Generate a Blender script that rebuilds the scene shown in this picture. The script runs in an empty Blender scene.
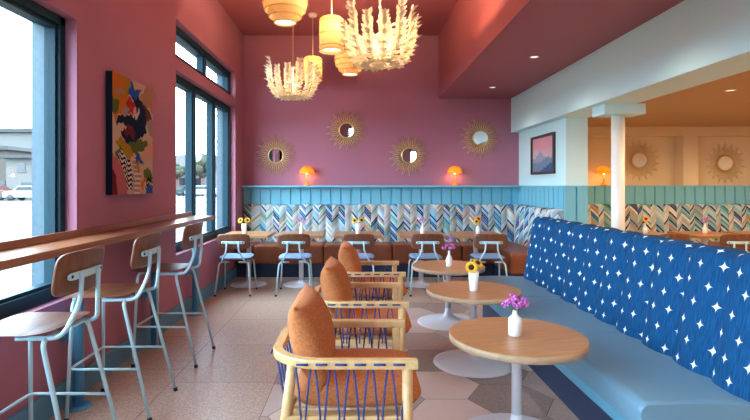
import bpy, math, random
from mathutils import Vector, Matrix
R = random.Random(7)
PI = math.pi
scene = bpy.context.scene
COL = scene.collection

# ------------------------------------------------------------------ materials
MATS = {}
def new_mat(name):
    m = bpy.data.materials.new(name); m.use_nodes = True
    nt = m.node_tree
    b = nt.nodes.get('Principled BSDF')
    MATS[name] = m
    return m, nt, b

def N(nt, t, **kw):
    n = nt.nodes.new(t)
    for k, v in kw.items():
        setattr(n, k, v)
    return n

def math_n(nt, op, a, b=None, c=None):
    n = nt.nodes.new('ShaderNodeMath'); n.operation = op
    for i, v in enumerate((a, b, c)):
        if v is None: continue
        if isinstance(v, (int, float)): n.inputs[i].default_value = v
        else: nt.links.new(v, n.inputs[i])
    return n.outputs[0]

def mat(name, col, rough=0.6, metal=0.0, var=0.0, vscale=6.0, bump=0.0, bscale=200.0, spec=None, coat=0.0, stretch=None, alpha=None):
    m, nt, b = new_mat(name)
    b.inputs['Base Color'].default_value = (*col, 1)
    b.inputs['Roughness'].default_value = rough
    b.inputs['Metallic'].default_value = metal
    if spec is not None: b.inputs['Specular IOR Level'].default_value = spec
    if coat: b.inputs['Coat Weight'].default_value = coat; b.inputs['Coat Roughness'].default_value = 0.15
    if var or bump:
        tc = N(nt, 'ShaderNodeTexCoord')
        mp = N(nt, 'ShaderNodeMapping')
        if stretch: mp.inputs['Scale'].default_value = stretch
        nt.links.new(tc.outputs['Object'], mp.inputs['Vector'])
    if var:
        nz = N(nt, 'ShaderNodeTexNoise'); nz.inputs['Scale'].default_value = vscale; nz.inputs['Detail'].default_value = 5
        nt.links.new(mp.outputs[0], nz.inputs['Vector'])
        rp = N(nt, 'ShaderNodeValToRGB')
        rp.color_ramp.elements[0].position = .3; rp.color_ramp.elements[1].position = .7
        rp.color_ramp.elements[0].color = (*[max(0, c*(1-var)) for c in col], 1)
        rp.color_ramp.elements[1].color = (*[min(1, c*(1+var)) for c in col], 1)
        nt.links.new(nz.outputs['Fac'], rp.inputs['Fac'])
        nt.links.new(rp.outputs['Color'], b.inputs['Base Color'])
    if bump:
        nb = N(nt, 'ShaderNodeTexNoise'); nb.inputs['Scale'].default_value = bscale; nb.inputs['Detail'].default_value = 3
        nt.links.new(mp.outputs[0], nb.inputs['Vector'])
        bp = N(nt, 'ShaderNodeBump'); bp.inputs['Strength'].default_value = bump; bp.inputs['Distance'].default_value = .004
        nt.links.new(nb.outputs['Fac'], bp.inputs['Height'])
        nt.links.new(bp.outputs['Normal'], b.inputs['Normal'])
    return m

def wood(name, c1, c2, stretch=(1, 12, 12), rough=.4, scale=3.0, spec=.5):
    m, nt, b = new_mat(name)
    tc = N(nt, 'ShaderNodeTexCoord'); mp = N(nt, 'ShaderNodeMapping'); mp.inputs['Scale'].default_value = stretch
    nt.links.new(tc.outputs['Object'], mp.inputs['Vector'])
    nz = N(nt, 'ShaderNodeTexNoise'); nz.inputs['Scale'].default_value = scale; nz.inputs['Detail'].default_value = 6; nz.inputs['Distortion'].default_value = .6
    nt.links.new(mp.outputs[0], nz.inputs['Vector'])
    rp = N(nt, 'ShaderNodeValToRGB'); rp.color_ramp.elements[0].position = .3; rp.color_ramp.elements[1].position = .72
    rp.color_ramp.elements[0].color = (*c1, 1); rp.color_ramp.elements[1].color = (*c2, 1)
    nt.links.new(nz.outputs['Fac'], rp.inputs['Fac']); nt.links.new(rp.outputs['Color'], b.inputs['Base Color'])
    b.inputs['Roughness'].default_value = rough; b.inputs['Specular IOR Level'].default_value = spec
    return m

def emit(name, col, s):
    m, nt, b = new_mat(name)
    b.inputs['Base Color'].default_value = (*col, 1)
    b.inputs['Emission Color'].default_value = (*col, 1); b.inputs['Emission Strength'].default_value = s
    return m

def translucent(name, col, fac=.5, rough=.7, bscale=0):
    m, nt, b = new_mat(name)
    out = nt.nodes['Material Output']
    b.inputs['Base Color'].default_value = (*col, 1); b.inputs['Roughness'].default_value = rough
    t = N(nt, 'ShaderNodeBsdfTranslucent'); t.inputs['Color'].default_value = (*col, 1)
    mx = N(nt, 'ShaderNodeMixShader'); mx.inputs[0].default_value = fac
    nt.links.new(b.outputs[0], mx.inputs[1]); nt.links.new(t.outputs[0], mx.inputs[2]); nt.links.new(mx.outputs[0], out.inputs['Surface'])
    return m

WALL = (.40, .16, .222)
mat('mauve_paint', WALL, .6, var=.04, vscale=1.2, spec=.2)
mat('plum_ceiling_paint', (.36, .10, .115), .6)
mat('teal_panel_paint', (.17, .48, .60), .42)
mat('pale_blue_paint', (.62, .87, .88), .5)
mat('cream_paint', (.78, .62, .40), .6)
mat('ivory_paint', (.90, .84, .74), .5)
mat('brown_frame', (.05, .03, .025), .5)
mat('tan_ceiling_paint', (.50, .29, .13), .7)
mat('facade_paint', (.045, .085, .105), .6, var=.12, vscale=30)
mat('base_blue', (.10, .28, .42), .5)
mat('window_metal', (.010, .035, .050), .5, spec=.15)
mat('post_blue', (.07, .30, .52), .4)
mat('tube_blue', (.46, .70, .78), .35)
mat('white_metal', (.78, .78, .82), .3)
mat('white_ceramic', (.88, .88, .88), .25)
mat('black_rubber', (.01, .01, .012), .6)
mat('bolt_black', (.015, .015, .015), .4, .6)
mat('brass', (.80, .56, .22), .45, .35)
mat('bright_brass', (.85, .62, .30), .3, .9)
mat('mirror', (.92, .92, .92), .02, 1)
wood('walnut_counter', (.20, .075, .032), (.37, .155, .07), (10, .7, 10), .28)
wood('walnut_ply', (.13, .045, .022), (.24, .09, .045), (2, 14, 14), .45, spec=.28)
wood('walnut_ply_upright', (.115, .038, .018), (.20, .075, .036), (14, 14, 1.5), .38)
wood('oak_top', (.34, .15, .055), (.47, .23, .09), (1.2, 14, 14), .38)
wood('oak_edge', (.33, .21, .12), (.46, .30, .18), (1.2, 14, 14), .5)
wood('ash_frame', (.53, .315, .125), (.66, .42, .19), (6, 6, 6), .42)
mat('rope_blue', (.018, .04, .18), .8)
mat('orange_fabric', (.46, .145, .042), .95, var=.28, vscale=90, bump=.5, bscale=260)
mat('seat_pad_blue', (.20, .31, .50), .9, var=.06, vscale=150)
mat('brown_leather', (.27, .072, .025), .42, var=.15, vscale=9, bump=.1, bscale=60)
mat('pale_blue_vinyl', (.13, .26, .35), .38, var=.04, vscale=3, bump=.06, bscale=90)
mat('blue_vinyl_daylit', (.09, .30, .42), .38)  # same booth vinyl, daylight on the front put into the colour
mat('navy_kick', (.014, .03, .075), .5)
mat('rattan_dark', (.62, .42, .20), .7)
translucent('rattan', (.74, .55, .30), .28)
translucent('leaf_white', (.78, .72, .60), .30)
translucent('orange_shade', (.92, .36, .02), .3, .3)
mat('orange_enamel', (.85, .25, .01), .3)
emit('bulb_glow', (1, .72, .36), 14)
emit('diffuser_glow', (1, .80, .48), 2.2)
emit('downlight_glow', (1, .85, .66), .9)
emit('lamp_bulb', (1, .6, .25), 10)
mat('chain_metal', (.70, .52, .32), .4, .6)
mat('sun_petal', (.90, .50, .01), .6)
mat('sun_disc', (.05, .02, .01), .9)
mat('stem_green', (.07, .16, .03), .7)
mat('magenta_bloom', (.50, .06, .40), .7, var=.3, vscale=60)
mat('lilac_bloom', (.62, .22, .55), .7)
mat('orange_bloom', (.85, .28, .03), .6)
mat('white_trim_plastic', (.75, .68, .64), .5)
mat('grout', (.17, .135, .115), .9)
mat('canvas_edge', (.010, .016, .03), .8, spec=.1)

def terrazzo(name, base, speck, amt=.5, scale=160):
    m, nt, b = new_mat(name)
    tc = N(nt, 'ShaderNodeTexCoord')
    vo = N(nt, 'ShaderNodeTexVoronoi'); vo.inputs['Scale'].default_value = scale
    nt.links.new(tc.outputs['Object'], vo.inputs['Vector'])
    wn = N(nt, 'ShaderNodeTexWhiteNoise'); nt.links.new(vo.outputs['Position'], wn.inputs['Vector'])
    rp = N(nt, 'ShaderNodeValToRGB'); rp.color_ramp.interpolation = 'LINEAR'
    rp.color_ramp.elements[0].position = .1; rp.color_ramp.elements[1].position = .9
    rp.color_ramp.elements[0].color = (*speck, 1); rp.color_ramp.elements[1].color = (*base, 1)
    nt.links.new(wn.outputs['Value'], rp.inputs['Fac'])
    nz = N(nt, 'ShaderNodeTexNoise'); nz.inputs['Scale'].default_value = 2.2; nz.inputs['Detail'].default_value = 4
    nt.links.new(tc.outputs['Object'], nz.inputs['Vector'])
    mx = N(nt, 'ShaderNodeMix'); mx.data_type = 'RGBA'; mx.blend_type = 'MULTIPLY'; mx.inputs['Factor'].default_value = .35
    nt.links.new(rp.outputs['Color'], mx.inputs['A']); nt.links.new(nz.outputs['Color'], mx.inputs['B'])
    mx2 = N(nt, 'ShaderNodeMix'); mx2.data_type = 'RGBA'; mx2.inputs['Factor'].default_value = amt
    mx2.inputs['A'].default_value = (*base, 1); nt.links.new(rp.outputs['Color'], mx2.inputs['B'])
    nt.links.new(mx2.outputs['Result'], b.inputs['Base Color'])
    b.inputs['Roughness'].default_value = .38
    return m
terrazzo('tile_greige', (.63, .46, .35), (.28, .19, .14), .75)
terrazzo('tile_greige_b', (.59, .425, .32), (.25, .17, .125), .75)
terrazzo('hex_light', (.70, .53, .45), (.52, .38, .32), .3)
terrazzo('hex_mid', (.50, .375, .315), (.28, .20, .165), .6)
terrazzo('hex_dark', (.38, .285, .245), (.20, .145, .12), .8)
terrazzo('hex_grey', (.58, .46, .41), (.40, .31, .28), .4)

def glass_mat():
    m, nt, b = new_mat('window_glass')
    nt.nodes.remove(b); out = nt.nodes['Material Output']
    t = N(nt, 'ShaderNodeBsdfTransparent'); t.inputs['Color'].default_value = (.97, .985, .98, 1)
    g = N(nt, 'ShaderNodeBsdfGlossy'); g.inputs['Roughness'].default_value = .02
    f = N(nt, 'ShaderNodeLayerWeight'); f.inputs['Blend'].default_value = .5
    mx = N(nt, 'ShaderNodeMixShader')
    fac = math_n(nt, 'ADD', math_n(nt, 'MULTIPLY', math_n(nt, 'POWER', f.outputs['Facing'], 5.0), .5), .02)
    nt.links.new(fac, mx.inputs[0]); nt.links.new(t.outputs[0], mx.inputs[1]); nt.links.new(g.outputs[0], mx.inputs[2])
    nt.links.new(mx.outputs[0], out.inputs['Surface'])
glass_mat()

def chevron_mat():
    m, nt, b = new_mat('chevron_fabric')
    uv = N(nt, 'ShaderNodeUVMap'); uv.uv_map = 'UVMap'
    sp = N(nt, 'ShaderNodeSeparateXYZ'); nt.links.new(uv.outputs[0], sp.inputs[0])
    u, v = sp.outputs[0], sp.outputs[1]
    un = math_n(nt, 'DIVIDE', u, .2125)
    ch = math_n(nt, 'FLOOR', un); fu = math_n(nt, 'FRACT', un)
    d = math_n(nt, 'ABSOLUTE', math_n(nt, 'SUBTRACT', fu, .5))
    half = math_n(nt, 'LESS_THAN', fu, .5)
    vv = math_n(nt, 'SUBTRACT', v, math_n(nt, 'MULTIPLY', d, .2125*1.15))
    sn = math_n(nt, 'DIVIDE', vv, .042)
    si = math_n(nt, 'FLOOR', sn)
    cx = N(nt, 'ShaderNodeCombineXYZ')
    nt.links.new(math_n(nt, 'ADD', math_n(nt, 'MULTIPLY', ch, 2.0), half), cx.inputs[0]); nt.links.new(si, cx.inputs[1])
    cx.inputs[2].default_value = 3.3
    wn = N(nt, 'ShaderNodeTexWhiteNoise'); wn.noise_dimensions = '3D'; nt.links.new(cx.outputs[0], wn.inputs['Vector'])
    rp = N(nt, 'ShaderNodeValToRGB'); rp.color_ramp.interpolation = 'CONSTANT'
    pal = [(0, (.76, .78, .76)), (.13, (.22, .52, .70)), (.28, (.015, .035, .14)), (.44, (.45, .48, .50)), (.52, (.08, .36, .32)),
           (.64, (.48, .36, .24)), (.73, (.015, .14, .40)), (.84, (.42, .70, .76)), (.92, (.52, .20, .07)), (.96, (.30, .30, .40))]
    e = rp.color_ramp.elements
    e[0].position, e[0].color = 0, (*pal[0][1], 1); e[1].position, e[1].color = pal[1][0], (*pal[1][1], 1)
    for p, c in pal[2:]:
        q = e.new(p); q.color = (*c, 1)
    nt.links.new(wn.outputs['Value'], rp.inputs['Fac'])
    rp2 = N(nt, 'ShaderNodeValToRGB'); rp2.color_ramp.interpolation = 'CONSTANT'
    pal2 = [(0, (.74, .78, .78)), (.26, (.42, .66, .74)), (.46, (.55, .57, .60)), (.60, (.62, .74, .74)), (.70, (.16, .44, .58)), (.78, (.48, .36, .24)), (.86, (.16, .42, .36)), (.93, (.02, .05, .18))]
    e = rp2.color_ramp.elements
    e[0].position, e[0].color = 0, (*pal2[0][1], 1); e[1].position, e[1].color = pal2[1][0], (*pal2[1][1], 1)
    for p, c in pal2[2:]:
        q = e.new(p); q.color = (*c, 1)
    nt.links.new(wn.outputs['Value'], rp2.inputs['Fac'])
    mh = N(nt, 'ShaderNodeMix'); mh.data_type = 'RGBA'; nt.links.new(half, mh.inputs['Factor'])
    nt.links.new(rp.outputs['Color'], mh.inputs['A']); nt.links.new(rp2.outputs['Color'], mh.inputs['B'])
    # thin pale gap between stripes
    fs = math_n(nt, 'FRACT', sn)
    gap = math_n(nt, 'LESS_THAN', fs, .10)
    mx = N(nt, 'ShaderNodeMix'); mx.data_type = 'RGBA'
    nt.links.new(gap, mx.inputs['Factor']); nt.links.new(mh.outputs['Result'], mx.inputs['A']); mx.inputs['B'].default_value = (.62, .68, .70, 1)
    dk = N(nt, 'ShaderNodeMix'); dk.data_type = 'RGBA'; dk.blend_type = 'MULTIPLY'; dk.inputs['Factor'].default_value = 1
    nt.links.new(mx.outputs['Result'], dk.inputs['A']); dk.inputs['B'].default_value = (.86, .80, .74, 1)
    nt.links.new(dk.outputs['Result'], b.inputs['Base Color'])
    b.inputs['Roughness'].default_value = .8; b.inputs['Specular IOR Level'].default_value = .15
chevron_mat()

def star_mat():
    m, nt, b = new_mat('star_fabric')
    uv = N(nt, 'ShaderNodeUVMap'); uv.uv_map = 'UVMap'
    sp = N(nt, 'ShaderNodeSeparateXYZ'); nt.links.new(uv.outputs[0], sp.inputs[0])
    u, v = sp.outputs[0], sp.outputs[1]
    PV, PU = .106, .135
    vn = math_n(nt, 'DIVIDE', v, PV)
    row = math_n(nt, 'FLOOR', vn)
    off = math_n(nt, 'MULTIPLY', math_n(nt, 'MODULO', row, 2.0), .5)
    un = math_n(nt, 'ADD', math_n(nt, 'DIVIDE', u, PU), off)
    ci = math_n(nt, 'FLOOR', un)
    cx = N(nt, 'ShaderNodeCombineXYZ'); nt.links.new(row, cx.inputs[0]); nt.links.new(ci, cx.inputs[1])
    wn = N(nt, 'ShaderNodeTexWhiteNoise'); wn.noise_dimensions = '3D'; nt.links.new(cx.outputs[0], wn.inputs['Vector'])
    jit = math_n(nt, 'MULTIPLY', math_n(nt, 'SUBTRACT', wn.outputs['Value'], .5), .2)
    du = math_n(nt, 'MULTIPLY', math_n(nt, 'ABSOLUTE', math_n(nt, 'SUBTRACT', math_n(nt, 'FRACT', un), math_n(nt, 'ADD', .5, jit))), PU)
    dv = math_n(nt, 'MULTIPLY', math_n(nt, 'ABSOLUTE', math_n(nt, 'SUBTRACT', math_n(nt, 'FRACT', vn), math_n(nt, 'ADD', .5, jit))), PV)
    # four-pointed star: (du/a)^.6 + (dv/b)^.6 < 1
    s = math_n(nt, 'ADD', math_n(nt, 'POWER', math_n(nt, 'DIVIDE', du, .020), .5), math_n(nt, 'POWER', math_n(nt, 'DIVIDE', dv, .024), .5))
    mr = N(nt, 'ShaderNodeMapRange'); mr.inputs['From Min'].default_value = 1.0; mr.inputs['From Max'].default_value = 1.25
    mr.inputs['To Min'].default_value = 1; mr.inputs['To Max'].default_value = 0
    nt.links.new(s, mr.inputs['Value'])
    nz = N(nt, 'ShaderNodeTexNoise'); nz.inputs['Scale'].default_value = 1; nz.inputs['Detail'].default_value = 3
    mp = N(nt, 'ShaderNodeMapping'); mp.inputs['Scale'].default_value = (220, 12, 1)
    nt.links.new(uv.outputs[0], mp.inputs[0]); nt.links.new(mp.outputs[0], nz.inputs['Vector'])
    rp = N(nt, 'ShaderNodeValToRGB'); rp.color_ramp.elements[0].position = .35; rp.color_ramp.elements[1].position = .65
    rp.color_ramp.elements[0].color = (.003, .038, .115, 1); rp.color_ramp.elements[1].color = (.007, .075, .19, 1)
    nt.links.new(nz.outputs['Fac'], rp.inputs['Fac'])
    mx = N(nt, 'ShaderNodeMix'); mx.data_type = 'RGBA'
    nt.links.new(mr.outputs[0], mx.inputs['Factor']); nt.links.new(rp.outputs['Color'], mx.inputs['A']); mx.inputs['B'].default_value = (.80, .86, .90, 1)
    nt.links.new(mx.outputs['Result'], b.inputs['Base Color'])
    b.inputs['Roughness'].default_value = .85; b.inputs['Specular IOR Level'].default_value = .12
star_mat()

# ------------------------------------------------------------------ mesh builder
class MB:
    def __init__(self):
        self.v = []; self.f = []; self.m = []; self.s = []; self.uv = {}
    def add(self, vs, fs, mi=0, smooth=False, uvs=None):
        o = len(self.v)
        self.v += [tuple(p) for p in vs]
        for f in fs:
            if uvs is not None: self.uv[len(self.f)] = [uvs[i] for i in f]
            self.f.append([i+o for i in f]); self.m.append(mi); self.s.append(smooth)
        return self
    def box(self, x0, y0, z0, x1, y1, z1, mi=0):
        x0, x1 = min(x0, x1), max(x0, x1); y0, y1 = min(y0, y1), max(y0, y1); z0, z1 = min(z0, z1), max(z0, z1)
        vs = [(x0,y0,z0),(x1,y0,z0),(x1,y1,z0),(x0,y1,z0),(x0,y0,z1),(x1,y0,z1),(x1,y1,z1),(x0,y1,z1)]
        return self.add(vs, [(0,3,2,1),(4,5,6,7),(0,1,5,4),(1,2,6,5),(2,3,7,6),(3,0,4,7)], mi)
    def tube(self, path, r, seg=10, mi=0, closed=False):
        P = [Vector(p) for p in path]; n = len(P)
        rr = r if isinstance(r, (list, tuple)) else [r]*n
        T = []
        for i in range(n):
            a = P[(i-1) % n] if (closed or i > 0) else P[i]; b = P[(i+1) % n] if (closed or i < n-1) else P[i]
            t = (b-a); T.append(t.normalized() if t.length > 1e-9 else Vector((0,0,1)))
        up = Vector((0,0,1)) if abs(T[0].z) < .9 else Vector((1,0,0))
        nrm = (up - T[0]*up.dot(T[0])).normalized()
        vs = []
        for i in range(n):
            nrm = (nrm - T[i]*nrm.dot(T[i]))
            nrm = nrm.normalized() if nrm.length > 1e-6 else T[i].orthogonal().normalized()
            bn = T[i].cross(nrm)
            for k in range(seg):
                a = 2*PI*k/seg
                vs.append(P[i] + (nrm*math.cos(a) + bn*math.sin(a))*rr[i])
        fs = []
        for i in range(n if closed else n-1):
            j = (i+1) % n
            for k in range(seg):
                k2 = (k+1) % seg
                fs.append((i*seg+k, i*seg+k2, j*seg+k2, j*seg+k))
        if not closed:
            fs.append(tuple(reversed(range(seg)))); fs.append(tuple((n-1)*seg+k for k in range(seg)))
        return self.add(vs, fs, mi, True)
    def lathe(self, prof, seg=24, c=(0,0,0), mi=0, smooth=True, axis='z'):
        vs = []; n = len(prof)
        for (r, z) in prof:
            for k in range(seg):
                a = 2*PI*k/seg
                x, y = r*math.cos(a), r*math.sin(a)
                p = (x, y, z) if axis == 'z' else (x, z, y) if axis == 'y' else (z, x, y)
                vs.append((c[0]+p[0], c[1]+p[1], c[2]+p[2]))
        fs = []
        for i in range(n-1):
            for k in range(seg):
                k2 = (k+1) % seg
                q = (i*seg+k, i*seg+k2, (i+1)*seg+k2, (i+1)*seg+k)
                fs.append(q if axis != 'y' else q[::-1])
        if prof[0][0] > 1e-6: fs.append(tuple(reversed(range(seg))))
        if prof[-1][0] > 1e-6: fs.append(tuple((n-1)*seg+k for k in range(seg)))
        return self.add(vs, fs, mi, smooth)
    def ell(self, c, r, su=16, sv=10, mi=0, fn=None):
        vs = []
        for i in range(sv+1):
            t = PI*i/sv
            for k in range(su):
                a = 2*PI*k/su
                p = (c[0]+r[0]*math.sin(t)*math.cos(a), c[1]+r[1]*math.sin(t)*math.sin(a), c[2]-r[2]*math.cos(t))
                vs.append(fn(*p) if fn else p)
        fs = []
        for i in range(sv):
            for k in range(su):
                k2 = (k+1) % su
                fs.append((i*su+k, i*su+k2, (i+1)*su+k2, (i+1)*su+k))
        return self.add(vs, fs, mi, True)
    def grid(self, fn, nu, nv, mi=0, smooth=True, uvfn=None, flip=False):
        vs = []; uv = []
        for j in range(nv+1):
            for i in range(nu+1):
                vs.append(fn(i/nu, j/nv))
                if uvfn: uv.append(uvfn(i/nu, j/nv))
        fs = []
        w = nu+1
        for j in range(nv):
            for i in range(nu):
                q = (j*w+i, j*w+i+1, (j+1)*w+i+1, (j+1)*w+i)
                fs.append(q[::-1] if flip else q)
        return self.add(vs, fs, mi, smooth, uv if uvfn else None)
    def slab(self, w, h, fn, n=5, nu=14, nv=10, mi=0):
        """closed two-sided pad; fn(a,b,side) -> point, a,b squircled in -1..1, side +-1"""
        def sq(a, b):
            m_ = max(abs(a), abs(b))
            if m_ < 1e-9: return 0., 0., 0.
            k = m_/((abs(a)**n + abs(b)**n)**(1/n))
            return a*k, b*k, m_
        pts = []; W = nu+1
        for side in (1, -1):
            for j in range(nv+1):
                for i in range(nu+1):
                    a, b, rho = sq(-1+2*i/nu, -1+2*j/nv)
                    pts.append(fn(a*w/2, b*h/2, side, rho))
        o2 = W*(nv+1); fs = []
        for j in range(nv):
            for i in range(nu):
                q = (j*W+i, j*W+i+1, (j+1)*W+i+1, (j+1)*W+i)
                fs.append(q); fs.append(tuple(x+o2 for x in q[::-1]))
        ring = [i for i in range(nu+1)] + [j*W+nu for j in range(1, nv+1)] + [nv*W+i for i in range(nu-1, -1, -1)] + [j*W for j in range(nv-1, 0, -1)]
        for k in range(len(ring)):
            a, b = ring[k], ring[(k+1) % len(ring)]
            fs.append((a, a+o2, b+o2, b))
        return self.add(pts, fs, mi, True)
    def prism(self, poly, z0, z1, mi=0):
        n = len(poly)
        vs = [(x, y, z0) for x, y in poly] + [(x, y, z1) for x, y in poly]
        fs = [tuple(reversed(range(n))), tuple(range(n, 2*n))] + [(i, (i+1) % n, n+(i+1) % n, n+i) for i in range(n)]
        return self.add(vs, fs, mi)
    def build(self, name, mats, parent=None, bevel=0, bseg=2, loc=None, rot=None):
        me = bpy.data.meshes.new(name)
        me.from_pydata(self.v, [], self.f)
        if isinstance(mats, str): mats = [mats]
        for k in mats: me.materials.append(MATS[k])
        me.polygons.foreach_set('material_index', self.m)
        me.polygons.foreach_set('use_smooth', self.s)
        if self.uv:
            ul = me.uv_layers.new(name='UVMap')
            for p in me.polygons:
                if p.index in self.uv:
                    for li, c in zip(p.loop_indices, self.uv[p.index]): ul.data[li].uv = c
        me.validate(); me.update()
        o = bpy.data.objects.new(name, me); COL.objects.link(o)
        if parent is not None: o.parent = parent
        if loc: o.location = loc
        if rot: o.rotation_euler = rot
        if bevel:
            b = o.modifiers.new('bevel', 'BEVEL'); b.width = bevel; b.segments = bseg; b.limit_method = 'ANGLE'
        return o

def arcpath(pts, rad=.04, n=5):
    """polyline with filleted corners"""
    P = [Vector(p) for p in pts]; out = [P[0]]
    for i in range(1, len(P)-1):
        a, b, c = P[i-1], P[i], P[i+1]
        d1 = (a-b); d2 = (c-b)
        r = min(rad, d1.length*.48, d2.length*.48)
        p0 = b + d1.normalized()*r; p2 = b + d2.normalized()*r
        for k in range(n+1):
            t = k/n
            out.append(p0*(1-t)**2 + b*2*t*(1-t) + p2*t*t)
    out.append(P[-1])
    return out

def tag(o, label, cat, group=None, kind=None):
    if label: o['label'] = label
    if cat: o['category'] = cat
    if group: o['group'] = group
    if kind: o['kind'] = kind
    return o
def thing(name, label, cat, loc=(0,0,0), rz=0, group=None):
    o = bpy.data.objects.new(name, None); COL.objects.link(o)
    o.empty_display_size = .1
    o.location = loc; o.rotation_euler = (0, 0, rz)
    return tag(o, label, cat, group)
def struct(o):
    o['kind'] = 'structure'; return o
def dup(root, loc=None, rz=None, label=None, group=None, scale=None):
    def cp(o, par):
        c = o.copy(); COL.objects.link(c)
        if par is not None: c.parent = par
        for ch in list(kids.get(o.name, [])): cp(ch, c)
        return c
    kids = {}
    def walk(o):
        kids[o.name] = list(o.children)
        for ch in o.children: walk(ch)
    walk(root)
    r = cp(root, None)
    if loc is not None: r.location = loc
    if rz is not None: r.rotation_euler = (0, 0, rz)
    if label: r['label'] = label
    if group: r['group'] = group
    if scale: r.scale = (scale,)*3
    return r

# ------------------------------------------------------------------ room constants
XL = -1.89; YB = 8.3; ZC = 3.9; YR = -3.0; XR = 7.4
SOF_X, SOF_Z = 1.336, 2.856
BM0, BM1, BM_Z = 2.54, 2.97, 2.29
PR0, PR1, PR_Y = 2.67, 2.95, 6.42
ZR = 2.39            # ceiling of the room on the right
LEDGE = 1.412

# ------------------------------------------------------------------ floor
fl = MB()
fl.box(XL-.3, YR-.3, -.12, XR+.3, YB+.3, -.003, 0)
def clip(poly, ax, val, keep_less):
    out = []
    for i in range(len(poly)):
        a, b = poly[i], poly[(i+1) % len(poly)]
        ina = (a[ax] <= val) == keep_less; inb = (b[ax] <= val) == keep_less
        if ina: out.append(a)
        if ina != inb:
            t = (val-a[ax])/(b[ax]-a[ax]); out.append((a[0]+(b[0]-a[0])*t, a[1]+(b[1]-a[1])*t))
    return out
HX0, HX1, HY0, HY1 = -.60, 1.42, YR, 6.05
def tile(poly, mi):
    fl.add([(x, y, 0) for x, y in poly], [tuple(range(len(poly)))], mi)
g = .0022
tw, tl = .75, .84
def rect_tiles(x0, x1, y0, y1, xo, yo):
    k = 0; x = xo
    while x > x0: x -= tw
    while x < x1:
        c = round((x-xo)/tw)
        y = yo - 30*tl + (0 if c % 2 == 0 else tl*.30)
        while y < y1:
            a0, a1, b0, b1 = max(x+g, x0), min(x+tw-g, x1), max(y+g, y0), min(y+tl-g, y1)
            if a1-a0 > .01 and b1-b0 > .01:
                tile([(a0,b0),(a1,b0),(a1,b1),(a0,b1)], R.choice((1, 1, 2)))
            y += tl
        x += tw
rect_tiles(XL, HX0, YR, YB, -1.35, 3.6)
rect_tiles(HX0, XR, HY1, YB, -1.35, 3.6)
rect_tiles(HX1, XR, YR, HY1, -1.35, 3.6)
S = .285
cx = -12
for ci in range(-6, 8):
    for ri in range(-14, 16):
        x0 = .585 + ci*1.5*S; y0 = 3.07 + ri*S*math.sqrt(3) + (S*math.sqrt(3)/2 if ci % 2 else 0)
        poly = [(x0+(S-.003)*math.cos(a*PI/3), y0+(S-.003)*math.sin(a*PI/3)) for a in range(6)]
        for ax, val, less in ((0, HX0+g, False), (0, HX1-g, True), (1, HY0, False), (1, HY1-g, True)):
            if poly: poly = clip(poly, ax, val, less)
        if len(poly) > 2: tile(poly, R.choice((3, 3, 4, 4, 5, 6)))
struct(fl.build('floor', ['grout', 'tile_greige', 'tile_greige_b', 'hex_light', 'hex_mid', 'hex_dark', 'hex_grey']))

# ------------------------------------------------------------------ shell
WX = XL-.14          # inner leaf outer face
# openings in the left wall: (y0,y1,z0,z1)
W1 = (-2.2, 3.36, .68, 2.535)
W2L = (5.19, 7.71, .69, 2.62)
W2T = (5.19, 7.71, 2.75, 3.15)
def wall_with_holes(m, x0, x1, y0, y1, z0, z1, holes, mi=0):
    ys = sorted({y0, y1, *[h[0] for h in holes], *[h[1] for h in holes]})
    zs = sorted({z0, z1, *[h[2] for h in holes], *[h[3] for h in holes]})
    for a, b in zip(ys, ys[1:]):
        for c, d in zip(zs, zs[1:]):
            if any(h[0] <= a and b <= h[1] and h[2] <= c and d <= h[3] for h in holes): continue
            m.box(x0, a, c, x1, b, d, mi)
m = MB(); wall_with_holes(m, WX, XL, YR, YB+.2, -.1, ZC+.1, (W1, W2L, W2T)); struct(m.build('wall_left', 'mauve_paint'))
e = .035
m = MB(); wall_with_holes(m, WX-.14, WX, YR, YB+.2, -.1, ZC+.1, [(a+e, b-e, c+e, d-e) for a, b, c, d in (W1, W2L, W2T)])
o = struct(m.build('wall_outside', 'facade_paint'))
# back wall, with two recessed niches on the right
m = MB()
m.box(XL-.28, YB, -.1, PR1, YB+.3, ZC+.1, 0)
struct(m.build('wall_back', 'mauve_paint'))
m = MB()
NZ = 2.24
nich = [(3.05, 5.40), (5.65, 7.2)]
m.box(PR1, YB, NZ, XR, YB+.3, ZC, 0)
m.box(PR1, YB+.22, -.1, XR, YB+.3, NZ, 0)
m.box(PR1, YB, -.1, XR, YB+.22, LEDGE-.02, 0)
for a, b in ((PR1, 3.05), (5.40, 5.65), (7.2, XR)): m.box(a, YB, LEDGE-.02, b, YB+.22, NZ, 0)
struct(m.build('wall_back_right', 'cream_paint'))
m = MB(); m.box(XR, YR, -.1, XR+.2, YB+.3, ZC, 0); struct(m.build('wall_right', 'cream_paint'))
# rear wall with shopfront openings behind the camera
RH1 = (-.40, .9, 2.5, 3.70); RH2 = (2.02, 2.5, 2.0, 2.78); RHS = (RH1, RH2)
m = MB()
xs = sorted({XL-.28, XR+.2, *[h[0] for h in RHS], *[h[1] for h in RHS]}); zs = sorted({-.1, ZC+.1, *[h[2] for h in RHS], *[h[3] for h in RHS]})
for a, b in zip(xs, xs[1:]):
    for c, d in zip(zs, zs[1:]):
        if any(h[0] <= a and b <= h[1] and h[2] <= c and d <= h[3] for h in RHS): continue
        m.box(a, YR-.2, c, b, YR, d, 0)
struct(m.build('wall_front', 'mauve_paint'))
m = MB(); m.box(XL-.28, YR-.2, ZC, SOF_X, YB+.3, ZC+.2); struct(m.build('ceiling', 'plum_ceiling_paint'))
m = MB(); m.box(SOF_X, YR, SOF_Z, BM1, YB, ZC+.2); struct(m.build('ceiling_soffit', 'plum_ceiling_paint'))
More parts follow.
